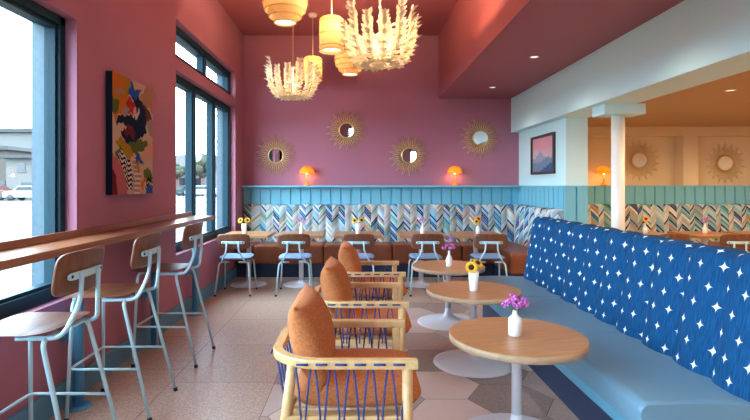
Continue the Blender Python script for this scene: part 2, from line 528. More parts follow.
m = MB(); m.box(BM1, YR-.2, ZR, XR+.2, YB, ZC+.2); struct(m.build('ceiling_right', 'tan_ceiling_paint'))
m = MB(); m.box(BM0, YR, BM_Z, BM1, YB, SOF_Z); struct(m.build('trim_1', 'pale_blue_paint')); bpy.data.objects['trim_1'].name = 'ceiling_beam'
m = MB(); m.box(PR0, PR_Y, 0, PR1, YB, BM_Z); struct(m.build('wall_pier', 'pale_blue_paint'))

# tongue-and-groove panelling
def panelling(name, p0, p1, nrm, z0=0.0, z1=LEDGE-.025, pitch=.166, off=0.0):
    """boards from p0 to p1 (xy), facing nrm, with a capping ledge"""
    m = MB(); p0 = Vector((*p0, 0)); p1 = Vector((*p1, 0)); n = Vector((*nrm, 0)); L = (p1-p0).length; t = (p1-p0).normalized()
    T, G = .024, .008
    cuts = []
    s = -off
    while s < L-1e-4:
        a, b = max(0, s), min(L, s+pitch)
        if b-a > .02: cuts.append((a, b))
        s += pitch
    for a, b in cuts:
        ga = 0.0005 if a == 0 else G; gb = .0005 if b == L else G
        prof = [(a, 0), (a, .004 if a else T), (a+(.010 if a else .0004), .004 if a else T), (a+(.012 if a else .0008), T), (b-(.012 if b < L else .0008), T), (b-(.010 if b < L else .0004), .004 if b < L else T), (b, .004 if b < L else T), (b, 0)]
        vs = [p0+t*s_+n*q+Vector((0,0,z)) for z in (z0, z1) for s_, q in prof]
        k = len(prof)
        fs = [(i, i+1, k+i+1, k+i) for i in range(k-1)] + [tuple(range(k))[::-1], tuple(range(k, 2*k))]
        m.add(vs, fs)
    def led(a, b, q0, q1, za, zb):
        vs = [p0+t*s_+n*q+Vector((0,0,z)) for z in (za, zb) for s_, q in ((a, q0), (b, q0), (b, q1), (a, q1))]
        m.add(vs, [(3,2,1,0),(4,5,6,7),(0,1,5,4),(1,2,6,5),(2,3,7,6),(3,0,4,7)])
    led(0, L, 0, .032, z1, LEDGE)
    return struct(m.build(name, 'teal_panel_paint'))
panelling('trim_1', (XL, YB), (PR0, YB), (0, -1), off=.05)
panelling('trim_2', (PR0, YB-.034), (PR0, PR_Y+.0004), (-1, 0))
panelling('trim_3', (PR0-.024, PR_Y), (PR1, PR_Y), (0, -1), pitch=.15)
panelling('trim_4', (PR1, YB), (XR, YB), (0, -1), off=.03)
# deep shelf at the back of each niche and the ledge
m = MB(); m.box(XL+.001, YR+.2, 0, XL+.02, YB-.06, .165); struct(m.build('baseboard_left', 'base_blue', bevel=.004))

# column with its cap block
col = MB(); col.lathe([(.068, 0), (.068, 2.18)], 28, (2.85, 5.48, 0)); o = struct(col.build('pillar', 'ivory_paint'))
m = MB(); m.box(2.63, 5.33, 2.18, 3.07, 5.62, BM_Z); struct(m.build('trim_5', 'pale_blue_paint', bevel=.003))

# ------------------------------------------------------------------ windows
def window(name, ops, splits, reveal_label=None):
    y0, y1, z0, z1 = ops
    root = thing(name, None, None); struct(root); root.location = (0, 0, 0)
    X0, X1 = WX-.045, XL-.075
    fw = .06
    m = MB()
    m.box(X0, y0, z0, X1, y1, z0+fw+.02); m.box(X0, y0, z1-fw, X1, y1, z1)
    m.box(X0, y0, z0, X1, y0+fw, z1); m.box(X0, y1-fw, z0, X1, y1, z1)
    ys = [y0] + [y0+(y1-y0)*k/splits for k in range(1, splits)] + [y1]
    for y in ys[1:-1]: m.box(X0, y-.032, z0, X1, y+.032, z1)
    m.build('window_frame', 'window_metal', root, bevel=.004)
    for k in range(splits):
        a, b = ys[k]+(fw if k == 0 else .032), ys[k+1]-(fw if k == splits-1 else .032)
        q = MB(); c0, c1 = z0+fw+.02, z1-fw
        s = .022
        for bx in ((a, c0, b, c0+s), (a, c1-s, b, c1), (a, c0+s, a+s, c1-s), (b-s, c0+s, b, c1-s)):
            q.box(X0+.022, bx[0], bx[1], X1-.022, bx[2], bx[3])
        sash = q.build('sash', 'window_metal', root)
        g_ = MB(); g_.box(WX-.005, a+s, c0+s, WX+.001, b-s, c1-s); g_.build('pane', 'window_glass', sash)
    return root
window('window_1', W1, 3)
window('window_2', W2L, 3)
window('window_3', W2T, 2)
# shopfront behind the camera
def shopfront(name, h, n):
    root = thing(name, None, None); struct(root)
    x0, x1, z0, z1 = h
    m = MB(); f = .06
    m.box(x0, YR-.14, z0, x1, YR-.06, z0+f); m.box(x0, YR-.14, z1-f, x1, YR-.06, z1)
    for k in range(n+1):
        c = x0+(x1-x0)*k/n; a, b = max(x0, c-f/2), min(x1, c+f/2)
        if k in (0, n): a, b = (x0, x0+f) if k == 0 else (x1-f, x1)
        m.box(a, YR-.14, z0, b, YR-.06, z1)
    m.build('window_frame', 'window_metal', root)
    q = MB(); q.box(x0+f, YR-.103, z0+f, x1-f, YR-.097, z1-f); q.build('pane', 'window_glass', root)
shopfront('window_4', RH1, 2); shopfront('window_5', RH2, 1)

# ------------------------------------------------------------------ window counter
CY0, CY1 = .2, 5.63
rt = thing('window_counter', 'long walnut bar counter along the windows with a raised back strip', 'counter', (-1.76, 2.9, 1.03))
def B(*a): 
    q = MB(); q.box(*a); return q
B(XL+.004, CY0, 1.03, -1.62, CY1, 1.075).build('worktop', 'walnut_counter', None, bevel=.004)
o = bpy.data.objects['worktop']; o.parent = rt; o.location = (1.76, -2.9, -1.03)
q = B(XL+.002, CY0, 1.075, XL+.024, CY1, 1.122).build('back_strip', 'walnut_counter', rt, bevel=.003, loc=(1.76, -2.9, -1.03))
for y in (.85, 2.0, 3.2, 4.4, 5.5):
    p = MB(); p.lathe([(.034, .012), (.034, 1.03)], 18, (-1.79, y, 0))
    po = p.build('post', 'post_blue', rt, loc=(1.76, -2.9, -1.03))
    q = MB(); q.lathe([(.08, 0), (.08, .008), (.07, .014), (.0, .014)], 24, (-1.79, y, 0)); q.build('floor_flange', 'post_blue', po)
    q = MB(); q.tube([(-1.79, y, .46), (XL+.004, y, .46)], .02, 12); q.lathe([(.045, -1.885), (.045, -1.87), (.0, -1.87)], 16, (0, y, .46), axis='x'); q.build('wall_bracket', 'post_blue', po)
    q = MB(); q.tube([(-1.79, y, .95), (XL+.004, y, .95)], .016, 12); q.build('top_bracket', 'post_blue', po)

# ------------------------------------------------------------------ chairs and stools
def seating(name, label, cat, h, stool, group):
    root = thing(name, label, cat, group=group)
    hw = .215
    # seat shell
    m = MB()
    def sf(a, b, s, rho):
        t = .007*(1-rho**8)**.5
        return (a, b, h-.012 + s*t + .35*a*a*.35 - (.10*max(0, b-.12)**1.5 if b > .12 else 0) + (.25*max(0, -b-.1)**1.3))
    m.slab(.43, .41, sf, n=6, nu=16, nv=14)
    m.build('seat', 'walnut_ply', root)
    if not stool:
        m = MB()
        def pf(a, b, s, rho):
            t = .021*(max(0, 1-rho**6))**.5
            return (a, b+.005, h+.018 + s*t + .1*a*a)
        m.slab(.42, .40, pf, n=5, nu=18, nv=16)
        m.build('seat_pad', 'seat_pad_blue', root)
    # backrest
    cv = .55 if stool else .9
    zc = h + (.255 if stool else .235); bh = .205 if stool else .20
    yb = -.262 if stool else -.225
    m = MB()
    def bf(a, b, s, rho):
        t = .0065
        return (a, yb + s*t + cv*(a*a) - .16*b, zc+b)
    m.slab(.42, bh, bf, n=5.5, nu=18, nv=12)
    bk = m.build('backrest', 'walnut_ply_upright', root)
    # plate
    m = MB(); zp = zc-.012
    def plf(a, b, s, rho):
        return (a, yb-.015 + s*.004 + cv*.8*a*a, zp+b)
    m.slab(.30, .036, plf, n=8, nu=14, nv=4)
    pl = m.build('mounting_plate', 'tube_blue', root)
    for sx in (-1, 1):
        m = MB(); m.lathe([(0, -.004), (.008, -.003), (.008, .004), (0, .004)], 10, (sx*.127, yb-.015+cv*.8*.127**2-.004, zp), axis='y'); m.build('bolt', 'bolt_black', pl)
    r = .0110 if stool else .0108
    for sx in (-1, 1):
        m = MB()
        pts = [(sx*.075, yb-.027, zp+.01), (sx*.078, yb-.022, h+.115), (sx*.155, yb+.02, h-.032), (sx*.155, -.03, h-.036)]
        m.tube(arcpath(pts, .05), r, 10)
        m.build('upright', 'tube_blue', root)
    if stool: feet = {(1, -1): (.225, -.345), (1, 1): (.225, .15)}
    else: feet = {(1, -1): (.225, -.25), (1, 1): (.215, .20)}
    for sx in (-1, 1):
        for sy in (-1, 1):
            fx, fy = feet[(1, sy)]
            ty = (-.17 if sy < 0 else .13)
            pts = [(sx*.06, ty, h-.034), (sx*.19, ty, h-.034), (sx*fx, fy, .012)]
            m = MB(); m.tube(arcpath(pts, .05), r, 10)
            lg = m.build('leg', 'tube_blue', root)
            d = Vector(pts[2])-Vector(pts[1]); d.normalize()
            q = MB(); e0 = Vector(pts[2])-d*.012; q.tube([e0, (e0.x+d.x*.02, e0.y+d.y*.02, 0.0)], r+.003, 10); q.build('foot_cap', 'black_rubber', lg)
    if stool:
        def at(sy, z):
            fx, fy = feet[(1, sy)]; ty = (-.17 if sy < 0 else .13); t = (h-.034-z)/(h-.046)
            return .19+(fx-.19)*t, ty+(fy-ty)*t
        xr, yr = at(-1, .31); xf, yf = at(1, .31)
        m = MB(); m.tube(arcpath([(-xr, yr, .31), (-xf, yf, .31), (xf, yf, .31), (xr, yr, .31)], .04), .008, 10)
        m.build('footrest', 'tube_blue', root)
    return root
stool = seating('bar_stool', 'walnut bar stool with pale blue tube legs, nearest the camera, cut off by the frame', 'bar stool', .75, True, 'bar stools at the window counter')
stool.location = (-1.60, 2.45, 0); stool.rotation_euler = (0, 0, PI/2)
dup(stool, (-1.60, 3.22, 0), PI/2 + .02, 'walnut bar stool with pale blue tube legs, middle one of the three at the counter')
dup(stool, (-1.60, 4.12, 0), PI/2 - .02, 'walnut bar stool with pale blue legs, farthest one at the counter, near the tall window')

chair = seating('dining_chair', 'walnut-backed chair with blue seat pad in the back corner beside the tall window', 'chair', .46, False, 'dining chairs along the back wall')
CHY = 6.62
chair.location = (-1.60, CHY, 0)
dup(chair, (-.83, CHY, 0), .03, 'walnut-backed chair with blue seat pad, second from the window wall')
dup(chair, (.005, CHY, 0), -.02, 'walnut-backed chair with blue seat pad, middle of the back row, behind the lounge chairs')
dup(chair, (.89, CHY, 0), .02, 'walnut-backed chair with blue seat pad, second from the pier, behind the farthest round table')
dup(chair, (1.71, CHY, 0), -.03, 'walnut-backed chair with blue seat pad, at the corner by the blue starred booth')
dup(chair, (4.05, CHY, 0), .05, 'walnut chair back peeking over the blue booth nearer the white pillar', 'dining chairs in the room on the right')
dup(chair, (4.87, CHY, 0), 0, 'walnut chair back with pale blue bracket at the right edge beyond the booth', 'dining chairs in the room on the right')

# ------------------------------------------------------------------ tables
def round_table(label, loc, r=.37, h=.59):
    root = thing('round_table', label, 'table', loc, R.uniform(0, .3), 'low round tables by the blue booth')
    m = MB()
    m.lathe([(0, h), (r-.004, h), (r, h-.003)], 64, mi=0, smooth=False)
    m.lathe([(r, h-.003), (r, h-.036), (r-.005, h-.04), (0, h-.04)], 64, mi=1)
    m.build('tabletop', ['oak_top', 'oak_edge'], root)
    m = MB(); m.lathe([(.028, .06), (.027, h-.052), (.09, h-.048), (.09, h-.04)], 28); m.build('stem', 'white_metal', root)
    m = MB(); m.lathe([(.31, 0), (.315, .004), (.313, .010), (.27, .017), (.20, .026), (.13, .040), (.08, .058), (.05, .082), (.034, .115), (.029, .15)], 64)
    m.build('base', 'white_metal', root)
    return root
T = [(.882, 2.78), (.917, 3.98), (.93, 5.16)]
round_table('low round oak table with white trumpet base, nearest, holding purple flowers', (*T[0], 0))
t2 = None
for k, lb in ((1, 'low round oak table with white trumpet base, middle one, holding sunflowers'), (2, 'low round oak table with white trumpet base, farthest, by the end of the booth')):
    dup(bpy.data.objects['round_table'], (*T[k], 0), R.uniform(-.3, .3), lb)

def square_table(label, loc, w=.66, h=.73, group='square tables along the banquette'):
    root = thing('square_table', label, 'table', loc, 0, group)
    q = B(-w/2, -.34, h-.038, w/2, .34, h).build('tabletop', 'oak_top', root, bevel=.004)
    m = MB(); m.lathe([(.034, .05), (.034, h-.045), (.10, h-.042), (.10, h-.038)], 24); m.build('stem', 'white_metal', root)
    m = MB(); m.lathe([(.255, 0), (.258, .005), (.25, .012), (.12, .022), (.05, .035), (.034, .06)], 48); m.build('base', 'white_metal', root)
    return root
TBY = 7.14
TBX = [-1.56, -.81, 0.0, .90, 1.68]
sq = square_table('square oak table in the back corner beside the tall window, yellow flowers on it', (TBX[0], TBY, 0))
for x, lb in zip(TBX[1:], ('square oak table second from the window wall, small pink flowers on it', 'square oak table in the middle of the back row',
                          'square oak table second from the pier, pink flowers on it', 'square oak table nearest the pier, orange and yellow flower on it')):
    dup(sq, (x, TBY, 0), 0, lb)
for x, lb in ((4.07, 'square oak table beyond the booth with an orange flower in a vase'), (4.95, 'square oak table beyond the booth with a purple flower in a vase'),
              (5.78, 'square oak table beyond the booth cut off at the right edge')):
    dup(sq, (x, TBY, 0), 0, lb, 'square tables in the room on the right')

# ------------------------------------------------------------------ upholstered backs
def channel_back(P0, t, nrm, length, pitch, z0, z1, thick, lean, bulge, u0=0.0, chan=0, nz=12, nu=8, topr=.04):
    """P0: base point on the BACK plane at z=0; front face towards nrm; leans backwards going up"""
    P0 = Vector((*P0, 0)); t = Vector((*t, 0)); n = Vector((*nrm, 0))
    nch = max(1, round(length/pitch)); p = length/nch
    # section path: front bottom -> front top -> round -> top -> back top -> back bottom
    sec = []
    for k in range(nz+1):
        z = z0+(z1-topr-z0)*k/nz; sec.append((thick-lean*(z-z0)/(z1-z0), z, 1.0))
    for k in range(1, 5):
        a = k/4*PI/2
        x = thick-lean - topr*(1-math.cos(a)); sec.append((x, z1-topr+topr*math.sin(a), 1-.25*k/4))
    sec.append((.012, z1, .4)); sec.append((0, z1-.012, 0)); sec.append((0, z0, 0))
    m = MB()
    N_ = nch*nu
    L = [0.0]
    for a, b in zip(sec, sec[1:]): L.append(L[-1]+math.hypot(b[0]-a[0], b[1]-a[1]))
    vs = []; uv = []
    for i in range(N_+1):
        f = (i % nu)/nu; s = p*(i/nu)
        c = abs(2*f-1)
        bl = bulge*((1-c**2.6) if i % nu else 0) 
        for (q, z, w), l in zip(sec, L):
            dz = (bl-bulge)*.5*(1 if z > z1-.02 and q > .005 else 0)
            vs.append(P0+t*s+n*(q+(bl-bulge)*w if q > .005 else q)+Vector((0,0,z+dz))); uv.append((u0+s, z0+l) if not chan else ((chan+i/nu)*.2125, z0+l))
    k = len(sec); fs = []
    for i in range(N_):
        for j in range(k-1): fs.append((i*k+j, (i+1)*k+j, (i+1)*k+j+1, i*k+j+1))
    fl_ = (t.cross(Vector((0,0,1)))).dot(n) < 0
    if fl_: fs = [f[::-1] for f in fs]
    m.add(vs, fs, 0, True, uv)
    m.add([vs[i] for i in range(k)], [tuple(range(k))], 0, False, [uv[i] for i in range(k)])
    m.add([vs[N_*k+i] for i in range(k)], [tuple(range(k))[::-1]], 0, False, [uv[N_*k+i] for i in range(k)])
    return m

def cushion_box(m, x0, y0, z0, x1, y1, z1, r=.03, mi=0):
    """box with softly rounded edges (rounded by sampling)"""
    m.box(x0, y0, z0, x1, y1, z1, mi)

# --- patterned banquette against the back wall, returning along the pier
bq = thing('banquette', 'long brown leather banquette with chevron-patterned back along the mauve wall', 'banquette', (0, 8.0, 0))
loc = (0, -8.0, 0)
segs = [(XL+.02, -1.60+.40), (-1.20, -.14), (-.14, .92), (.92, 1.98), (1.98, PR0-.03)]
segs = [(XL+.022, -1.6), (-1.6, -.53), (-.53, .53), (.53, 1.6), (1.6, PR0-.03)]
for k, (a, b) in enumerate(segs):
    q = B(a+.003, 7.66, .205, b-.003 if k < 4 else b, 8.20, .50).build('seat_cushion', 'brown_leather', bq, bevel=.035, bseg=4, loc=loc)
    mb = channel_back((b, YB-.028), (-1, 0), (0, -1), b-a, .2125, .49, 1.11, .16, .03, .040, chan=40+7*k)
    mb.build('back_cushion', 'chevron_fabric', bq, loc=loc)
B(XL+.022, 7.70, 0, PR0-.03, 8.2, .205).build('plinth', 'navy_kick', bq, loc=loc)
q = B(2.06, 6.75, .205, PR0-.03, 7.655, .50).build('seat_cushion', 'brown_leather', bq, bevel=.035, bseg=4, loc=loc)
B(2.10, 6.78, 0, PR0-.03, 7.69, .205).build('plinth', 'navy_kick', bq, loc=loc)
mb = channel_back((PR0-.028, YB-.20), (0, -1), (-1, 0), YB-.20-6.42, .2125, .49, 1.11, .14, .03, .040, chan=20)
mb.build('back_cushion', 'chevron_fabric', bq, loc=loc)

bq2 = thing('banquette', 'brown leather banquette with chevron-patterned back in the warm room beyond the booth', 'banquette', (5.0, 8.0, 0))
loc = (-5.0, -8.0, 0)
for k, (a, b) in enumerate([(PR1+.01, 4.02), (4.02, 5.08), (5.08, 6.14), (6.14, XR-.01)]):
    B(a+.003, 7.66, .205, b-.003, 8.20, .50).build('seat_cushion', 'brown_leather', bq2, bevel=.035, bseg=4, loc=loc)
    channel_back((b, YB-.028), (-1, 0), (0, -1), b-a, .2125, .49, 1.11, .16, .03, .040, chan=93+7*k).build('back_cushion', 'chevron_fabric', bq2, loc=loc)
B(PR1+.01, 7.70, 0, XR-.01, 8.2, .205).build('plinth', 'navy_kick', bq2, loc=loc)

# --- blue booth
BX = 1.28; BB = 1.75; BY0, BY1 = 2.25, 5.40
bt = thing('booth_bench', 'long pale blue booth bench with navy back scattered with white stars', 'booth', (1.6, 3.8, 0))
loc = (-1.6, -3.8, 0)
sc = [BY0, 3.33, 4.38, BY1]
for a, b in zip(sc, sc[1:]):
    m = MB()
    # section in x-z extruded along y: front face slopes, rounded nose, flat top
    sec = [(BX+.0, .30)]
    for k in range(7):
        t = k/6*PI/2; rr = .045
        sec.append((BX-.012+rr-rr*math.cos(t), .44-rr+rr*math.sin(t)))
    sec += [(BX+.25, .445), (BB+.06, .437), (BB+.06, .30)]
    ya = [(a, .006, .010), (a+.012, .001, .002), (a+.03, 0, 0), (b-.03, 0, 0), (b-.012, .001, .002), (b, .006, .010)]
    vs = []
    for y, sh, dz in ya:
        for i, (x, z) in enumerate(sec):
            e1 = z > .31
            vs.append((x + (sh if i < 6 else 0), y, z-(dz if e1 else 0)))
    k = len(sec); fs = []
    for i in range(len(ya)-1):
        for j in range(k): fs.append((i*k+j, i*k+(j+1) % k, (i+1)*k+(j+1) % k, (i+1)*k+j))
    fs += [tuple(range(k))[::-1], tuple((len(ya)-1)*k+i for i in range(k))]
    fs = [f[::-1] for f in fs]
    m.add(vs, fs, 0, False)
    for i in range(len(m.s)): m.s[i] = True
    o = m.build('seat_cushion', 'pale_blue_vinyl', bt, loc=loc)
    md = o.modifiers.new('sm', 'EDGE_SPLIT'); md.split_angle = math.radians(40)
B(BX+.002, BY0+.004, .235, BB+.06, BY1-.004, .302).build('front_rail', 'blue_vinyl_daylit', bt, bevel=.012, bseg=3, loc=loc)
B(BX+.06, BY0+.02, 0, BB+.18, BY1-.02, .236).build('toe_kick', 'navy_kick', bt, loc=loc)
for a, b in ((BY0-.02, 3.48), (3.48, 4.42), (4.42, BY1)):
    # back plane at x = BB+.26, leaning away from the seat
    channel_back((BB+.27, a), (0, 1), (-1, 0), b-a, .31, .42, 1.085, .27, .115, .042, u0=a, topr=.05).build('back_cushion', 'star_fabric', bt, loc=loc)
B(BB+.17, BY0+.02, 0, BB+.265, BY1-.01, .44).build('back_base', 'navy_kick', bt, loc=loc)

# ------------------------------------------------------------------ lounge chairs
def lounge(label, loc):
    root = thing('lounge_chair', label, 'lounge chair', loc, 0, 'orange lounge chairs with blue rope sides')
    HW = .325; ZA = .645
    # arm and back rail, one bent piece: flat oval section
    path = arcpath([(.295, -HW, ZA-.02), (-.22, -HW, ZA-.02), (-.355, -HW*.62, ZA-.02), (-.355, HW*.62, ZA-.02), (-.22, HW, ZA-.02), (.295, HW, ZA-.02)], .12, 8)
    m = MB(); vs = []; n = len(path)
    for i, p in enumerate(path):
        a = path[max(0, i-1)]; b = path[min(n-1, i+1)]; t = (b-a).normalized(); sd = t.cross(Vector((0,0,1))).normalized()
        for (u, w) in ((-.020, -.020), (-.024, -.014), (-.024, .014), (-.020, .020), (.020, .020), (.024, .014), (.024, -.014), (.020, -.020)):
            vs.append(p+sd*u+Vector((0,0,w)))
    fs = [(i*8+k, i*8+(k+1) % 8, (i+1)*8+(k+1) % 8, (i+1)*8+k) for i in range(n-1) for k in range(8)] + [tuple(range(8))[::-1], tuple((n-1)*8+k for k in range(8))]
    m.add(vs, [f[::-1] for f in fs], 0, False); m.build('arm_rail', 'ash_frame', root)
    for sx, sy in ((1, -1), (1, 1), (-1, -1), (-1, 1)):
        m = MB()
        if sx > 0: m.tube([(.25, sy*HW, 0), (.25, sy*HW, .3), (.25, sy*HW, ZA-.035)], [.019, .024, .024], 14)
        else: m.tube([(-.325, sy*(HW-.02), 0), (-.295, sy*(HW-.012), .36), (-.265, sy*(HW-.022), ZA-.035)], [.019, .025, .023], 14)
        m.build('leg', 'ash_frame', root)
    for sy in (-1, 1):
        q = B(-.285, sy*HW-.014, .352, .26, sy*HW+.014, .395); q.build('side_rail', 'ash_frame', root, bevel=.005)
    B(.235, -HW, .34, .265, HW, .39).build('front_rail', 'ash_frame', root, bevel=.005)
    B(-.305, -HW+.01, .345, -.275, HW-.01, .39).build('back_rail', 'ash_frame', root, bevel=.005)
    m = MB()
    for k in range(7):
        y = -.26+.52*k/6; m.box(-.28, y-.02, .368, .25, y+.02, .380)
    m.build('seat_slats', 'ash_frame', root)
    # rope lacing: one cord per side and one round the back
    for sy in (-1, 1):
        m = MB(); xs = [-.235+.47*k/11 for k in range(12)]
        for k, x in enumerate(xs):
            top = x + (.012 if k % 2 else -.012); bot = x + (-.010 if k % 2 else .012)
            yo = sy*(HW+.004)
            m.tube([(top, yo, ZA-.038), ((top+bot)/2, sy*HW, .52), (bot, yo+sy*.008, .395), (bot, yo+sy*.012, .37)], .0046, 6)
            if k % 2 == 0:
                m.tube([(top+.005, sy*(HW+.026), ZA-.016), (xs[k]+.045, sy*(HW+.026), ZA-.016)], .0052, 6)
        m.build('rope_lacing', 'rope_blue', root)
    m = MB()
    for k in range(6):
        y = -.17+.34*k/5; m.tube([(-.355, y, ZA-.036), (-.335, y*1.05, .50), (-.312, y*1.1, .385)], .0046, 6)
        if k % 2 == 0: m.tube([(-.381, y-.02, ZA-.018), (-.381, y+.02, ZA-.018)], .005, 6)
    m.build('rope_lacing', 'rope_blue', root)
    # cushions
    m = MB()
    def cf(a, b, s, rho):
        t = .062*(max(0, 1-rho**5))**.4
        return (a+.03, b, .452+s*t + .010*(1-rho*rho)*(s > 0) + .003*math.sin(17*a+5*b))
    m.slab(.60, .595, cf, n=7, nu=26, nv=26); m.build('seat_cushion', 'orange_fabric', root)
    m = MB()
    Wd, Ht = .57, .40
    def pil(i, j, s):
        a, b = -1+2*i, -1+2*j
        th = .098*(max(0, (1-abs(a)**2.6))*max(0, (1-abs(b)**2.4)))**.42
        y = a*Wd/2*(1-.06*(1-b*b)); z = b*Ht/2*(1-.05*(1-a*a))
        x = s*th + .008*math.sin(9*z+7*y)
        ang = .30
        return (-.200 - z*math.sin(ang) + x*math.cos(ang), y, .672 + z*math.cos(ang) + x*math.sin(ang)*.6)
    for s in (1, -1): m.grid(lambda i, j: pil(i, j, s), 24, 20, flip=(s < 0))
    o = m.build('back_pillow', 'orange_fabric', root)
    w = o.modifiers.new('weld', 'WELD'); w.merge_threshold = .0005
    return root
lc = lounge('orange-cushioned ash lounge chair with blue rope sides, nearest the camera', (-.03, 2.55, 0))
dup(lc, (.045, 3.65, 0), -.01, 'orange-cushioned ash lounge chair with blue rope sides, middle one of the three')
dup(lc, (.125, 4.77, 0), .01, 'orange-cushioned ash lounge chair with blue rope sides, farthest, before the back row of chairs')

# ------------------------------------------------------------------ vases and flowers
def vase(label, loc, kind, s=1.0):
    m = MB()
    if kind == 'bottle':
        prof = [(0, 0), (.030, 0), (.036, .004), (.037, .085), (.034, .098), (.018, .112), (.012, .120), (.013, .138), (.010, .138), (.009, .12), (0, .10)]
    elif kind == 'tumbler':
        prof = [(0, 0), (.028, 0), (.031, .004), (.041, .15), (.038, .15), (.030, .03), (0, .025)]
    else:
        prof = [(0, 0), (.026, 0), (.032, .01), (.034, .06), (.030, .085), (.012, .12), (.012, .155), (.015, .16), (.012, .16), (.009, .12), (0, .09)]
    m.lathe([(r*s, z*s) for r, z in prof], 28)
    o = m.build('vase', 'white_ceramic', loc=loc)
    return tag(o, label, 'vase')
def sunflower(label, base, head, facing, r=.045, group=None, petal='sun_petal'):
    root = thing('sunflower' if petal == 'sun_petal' else 'flower', label, 'flower', base, 0, group)
    b = Vector(base); h = Vector(head)-b; f = Vector(facing).normalized()
    m = MB(); m.tube([(0, 0, 0), h*.55+Vector((0, 0, .02)), h-f*.01], .003, 6); m.build('stem', 'stem_green', root)
    a = f.orthogonal().normalized(); c = f.cross(a)
    m = MB(); n = 17
    for ring in (0, 1):
        for k in range(n):
            t = 2*PI*(k+.5*ring)/n
            d = a*math.cos(t)+c*math.sin(t); w = f.cross(d)
            p0 = h+d*r*.45; p1 = h+d*r*.78+w*r*.13+f*.004*ring; p2 = h+d*r*1.15+f*(.006-.012*ring); p3 = h+d*r*.78-w*r*.13+f*.004*ring
            m.add([p0, p1, p2, p3, p0-f*.003, p1-f*.003, p2-f*.001, p3-f*.003], [(0,1,2,3),(7,6,5,4),(0,4,5,1),(1,5,6,2),(2,6,7,3),(3,7,4,0)], 0)
    m.build('petals', petal, root)
    m = MB(); seg = 14; rows = [(1, 0), (1, .005), (.75, .011), (.35, .014), (0, .0145)]
    vs = [h+(a*math.cos(2*PI*k/seg)+c*math.sin(2*PI*k/seg))*r*.5*rr+f*zz for rr, zz in rows for k in range(seg)]
    fs = [(i*seg+k, i*seg+(k+1) % seg, (i+1)*seg+(k+1) % seg, (i+1)*seg+k) for i in range(len(rows)-1) for k in range(seg)]
    m.add(vs, fs, 0, True); m.build('flower_centre', 'sun_disc', root)
    return root
def sprig(label, base, head, group, r=.022, mats=('magenta_bloom', 'lilac_bloom')):
    root = thing('flower_sprig', label, 'flower', base, 0, group)
    h = Vector(head)-Vector(base)
    m = MB(); m.tube([(0, 0, 0), h*.6+Vector((0,0,.015)), h], .0022, 6); m.build('stem', 'stem_green', root)
    m = MB()
    for k in range(16):
        d = Vector((R.gauss(0, 1), R.gauss(0, 1), R.gauss(0, .55))).normalized()*r*R.uniform(.35, 1.0)
        m.ell(h+d, (r*.36, r*.36, r*.28), 8, 5, mi=k % 2)
    m.build('bloom', list(mats), root)
    return root
# nearest table: bottle with purple sprigs
vb = (T[0][0]-.015, T[0][1]-.02, .59)
vase('squat white bottle vase with purple flowers on the nearest round table', vb, 'bottle')
for dx, dy, dz in ((-.035, -.01, .19), (.0, .02, .215), (.035, -.02, .195), (.055, .01, .175), (-.045, .02, .17), (.005, -.03, .17), (.02, .03, .185), (-.012, -.02, .20)):
    sprig('purple flower sprig in the white bottle on the nearest round table', (vb[0], vb[1], vb[2]+.10), (vb[0]+dx, vb[1]+dy, vb[2]+dz), 'purple sprigs on the nearest round table')
vb = (T[1][0]-.01, T[1][1]-.06, .59)
vase('tapered white vase with sunflowers on the middle round table', vb, 'tumbler')
sunflower('large open sunflower facing the room on the middle round table', (vb[0], vb[1], vb[2]+.03), (vb[0]-.025, vb[1]-.03, vb[2]+.19), (-.35, -1, .25), .044)
sunflower('smaller sunflower turned aside behind the large one, middle round table', (vb[0], vb[1], vb[2]+.03), (vb[0]+.04, vb[1]+.03, vb[2]+.215), (.45, -.5, .75), .040)
vb = (T[2][0]-.0, T[2][1]-.06, .59)
vase('white narrow-necked vase with purple flowers on the farthest round table', vb, 'neck')
for dx, dy, dz in ((-.03, 0, .21), (.0, .02, .25), (.035, -.01, .22), (.05, .02, .19), (-.05, .02, .185), (.01, -.03, .19), (.02, .0, .275)):
    sprig('purple flower sprig in the narrow vase on the farthest round table', (vb[0], vb[1], vb[2]+.13), (vb[0]+dx, vb[1]+dy, vb[2]+dz), 'purple sprigs on the farthest round table')
# square tables
def small(x, kind, where, dy=-.05):
    b = (x, TBY+dy, .73)
    vase('small white vase on the square oak table ' + where, b, 'tumbler' if kind == 'sun' else 'neck', .95)
    if kind == 'sun':
        for i, (dx, dz) in enumerate(((-.05, .19), (.05, .195))):
            sunflower(('left' if i == 0 else 'right') + '-hand sunflower in the small vase ' + where, (b[0], b[1], b[2]+.03), (b[0]+dx, b[1]-.03, b[2]+dz), (dx*6, -1, .5), .038)
    elif kind == 'orange':
        sunflower('orange flower in the small vase ' + where, (b[0], b[1], b[2]+.09), (b[0], b[1]-.02, b[2]+.21), (0, -1, .5), .042, petal='orange_bloom')
        if x < 3: sunflower('yellow flower low beside the orange one ' + where, (b[0], b[1], b[2]+.09), (b[0]-.03, b[1]-.04, b[2]+.175), (-.2, -1, .3), .036)
    else:
        for dx, dz in ((-.04, .19), (.0, .215), (.04, .195)):
            sprig('pink flower sprig in the small vase ' + where, (b[0], b[1], b[2]+.11), (b[0]+dx, b[1], b[2]+dz), 'pink sprigs ' + where, .024)
small(-1.61, 'sun', 'in the back corner beside the tall window')
small(-.80, 'pink', 'second from the window wall')
small(.0, 'sun', 'in the middle of the back row')
small(.915, 'pink', 'second from the pier')
small(1.70, 'orange', 'nearest the pier')
small(4.07, 'orange', 'beyond the booth nearer the pillar')
small(4.92, 'pink', 'beyond the booth farther from the pillar')

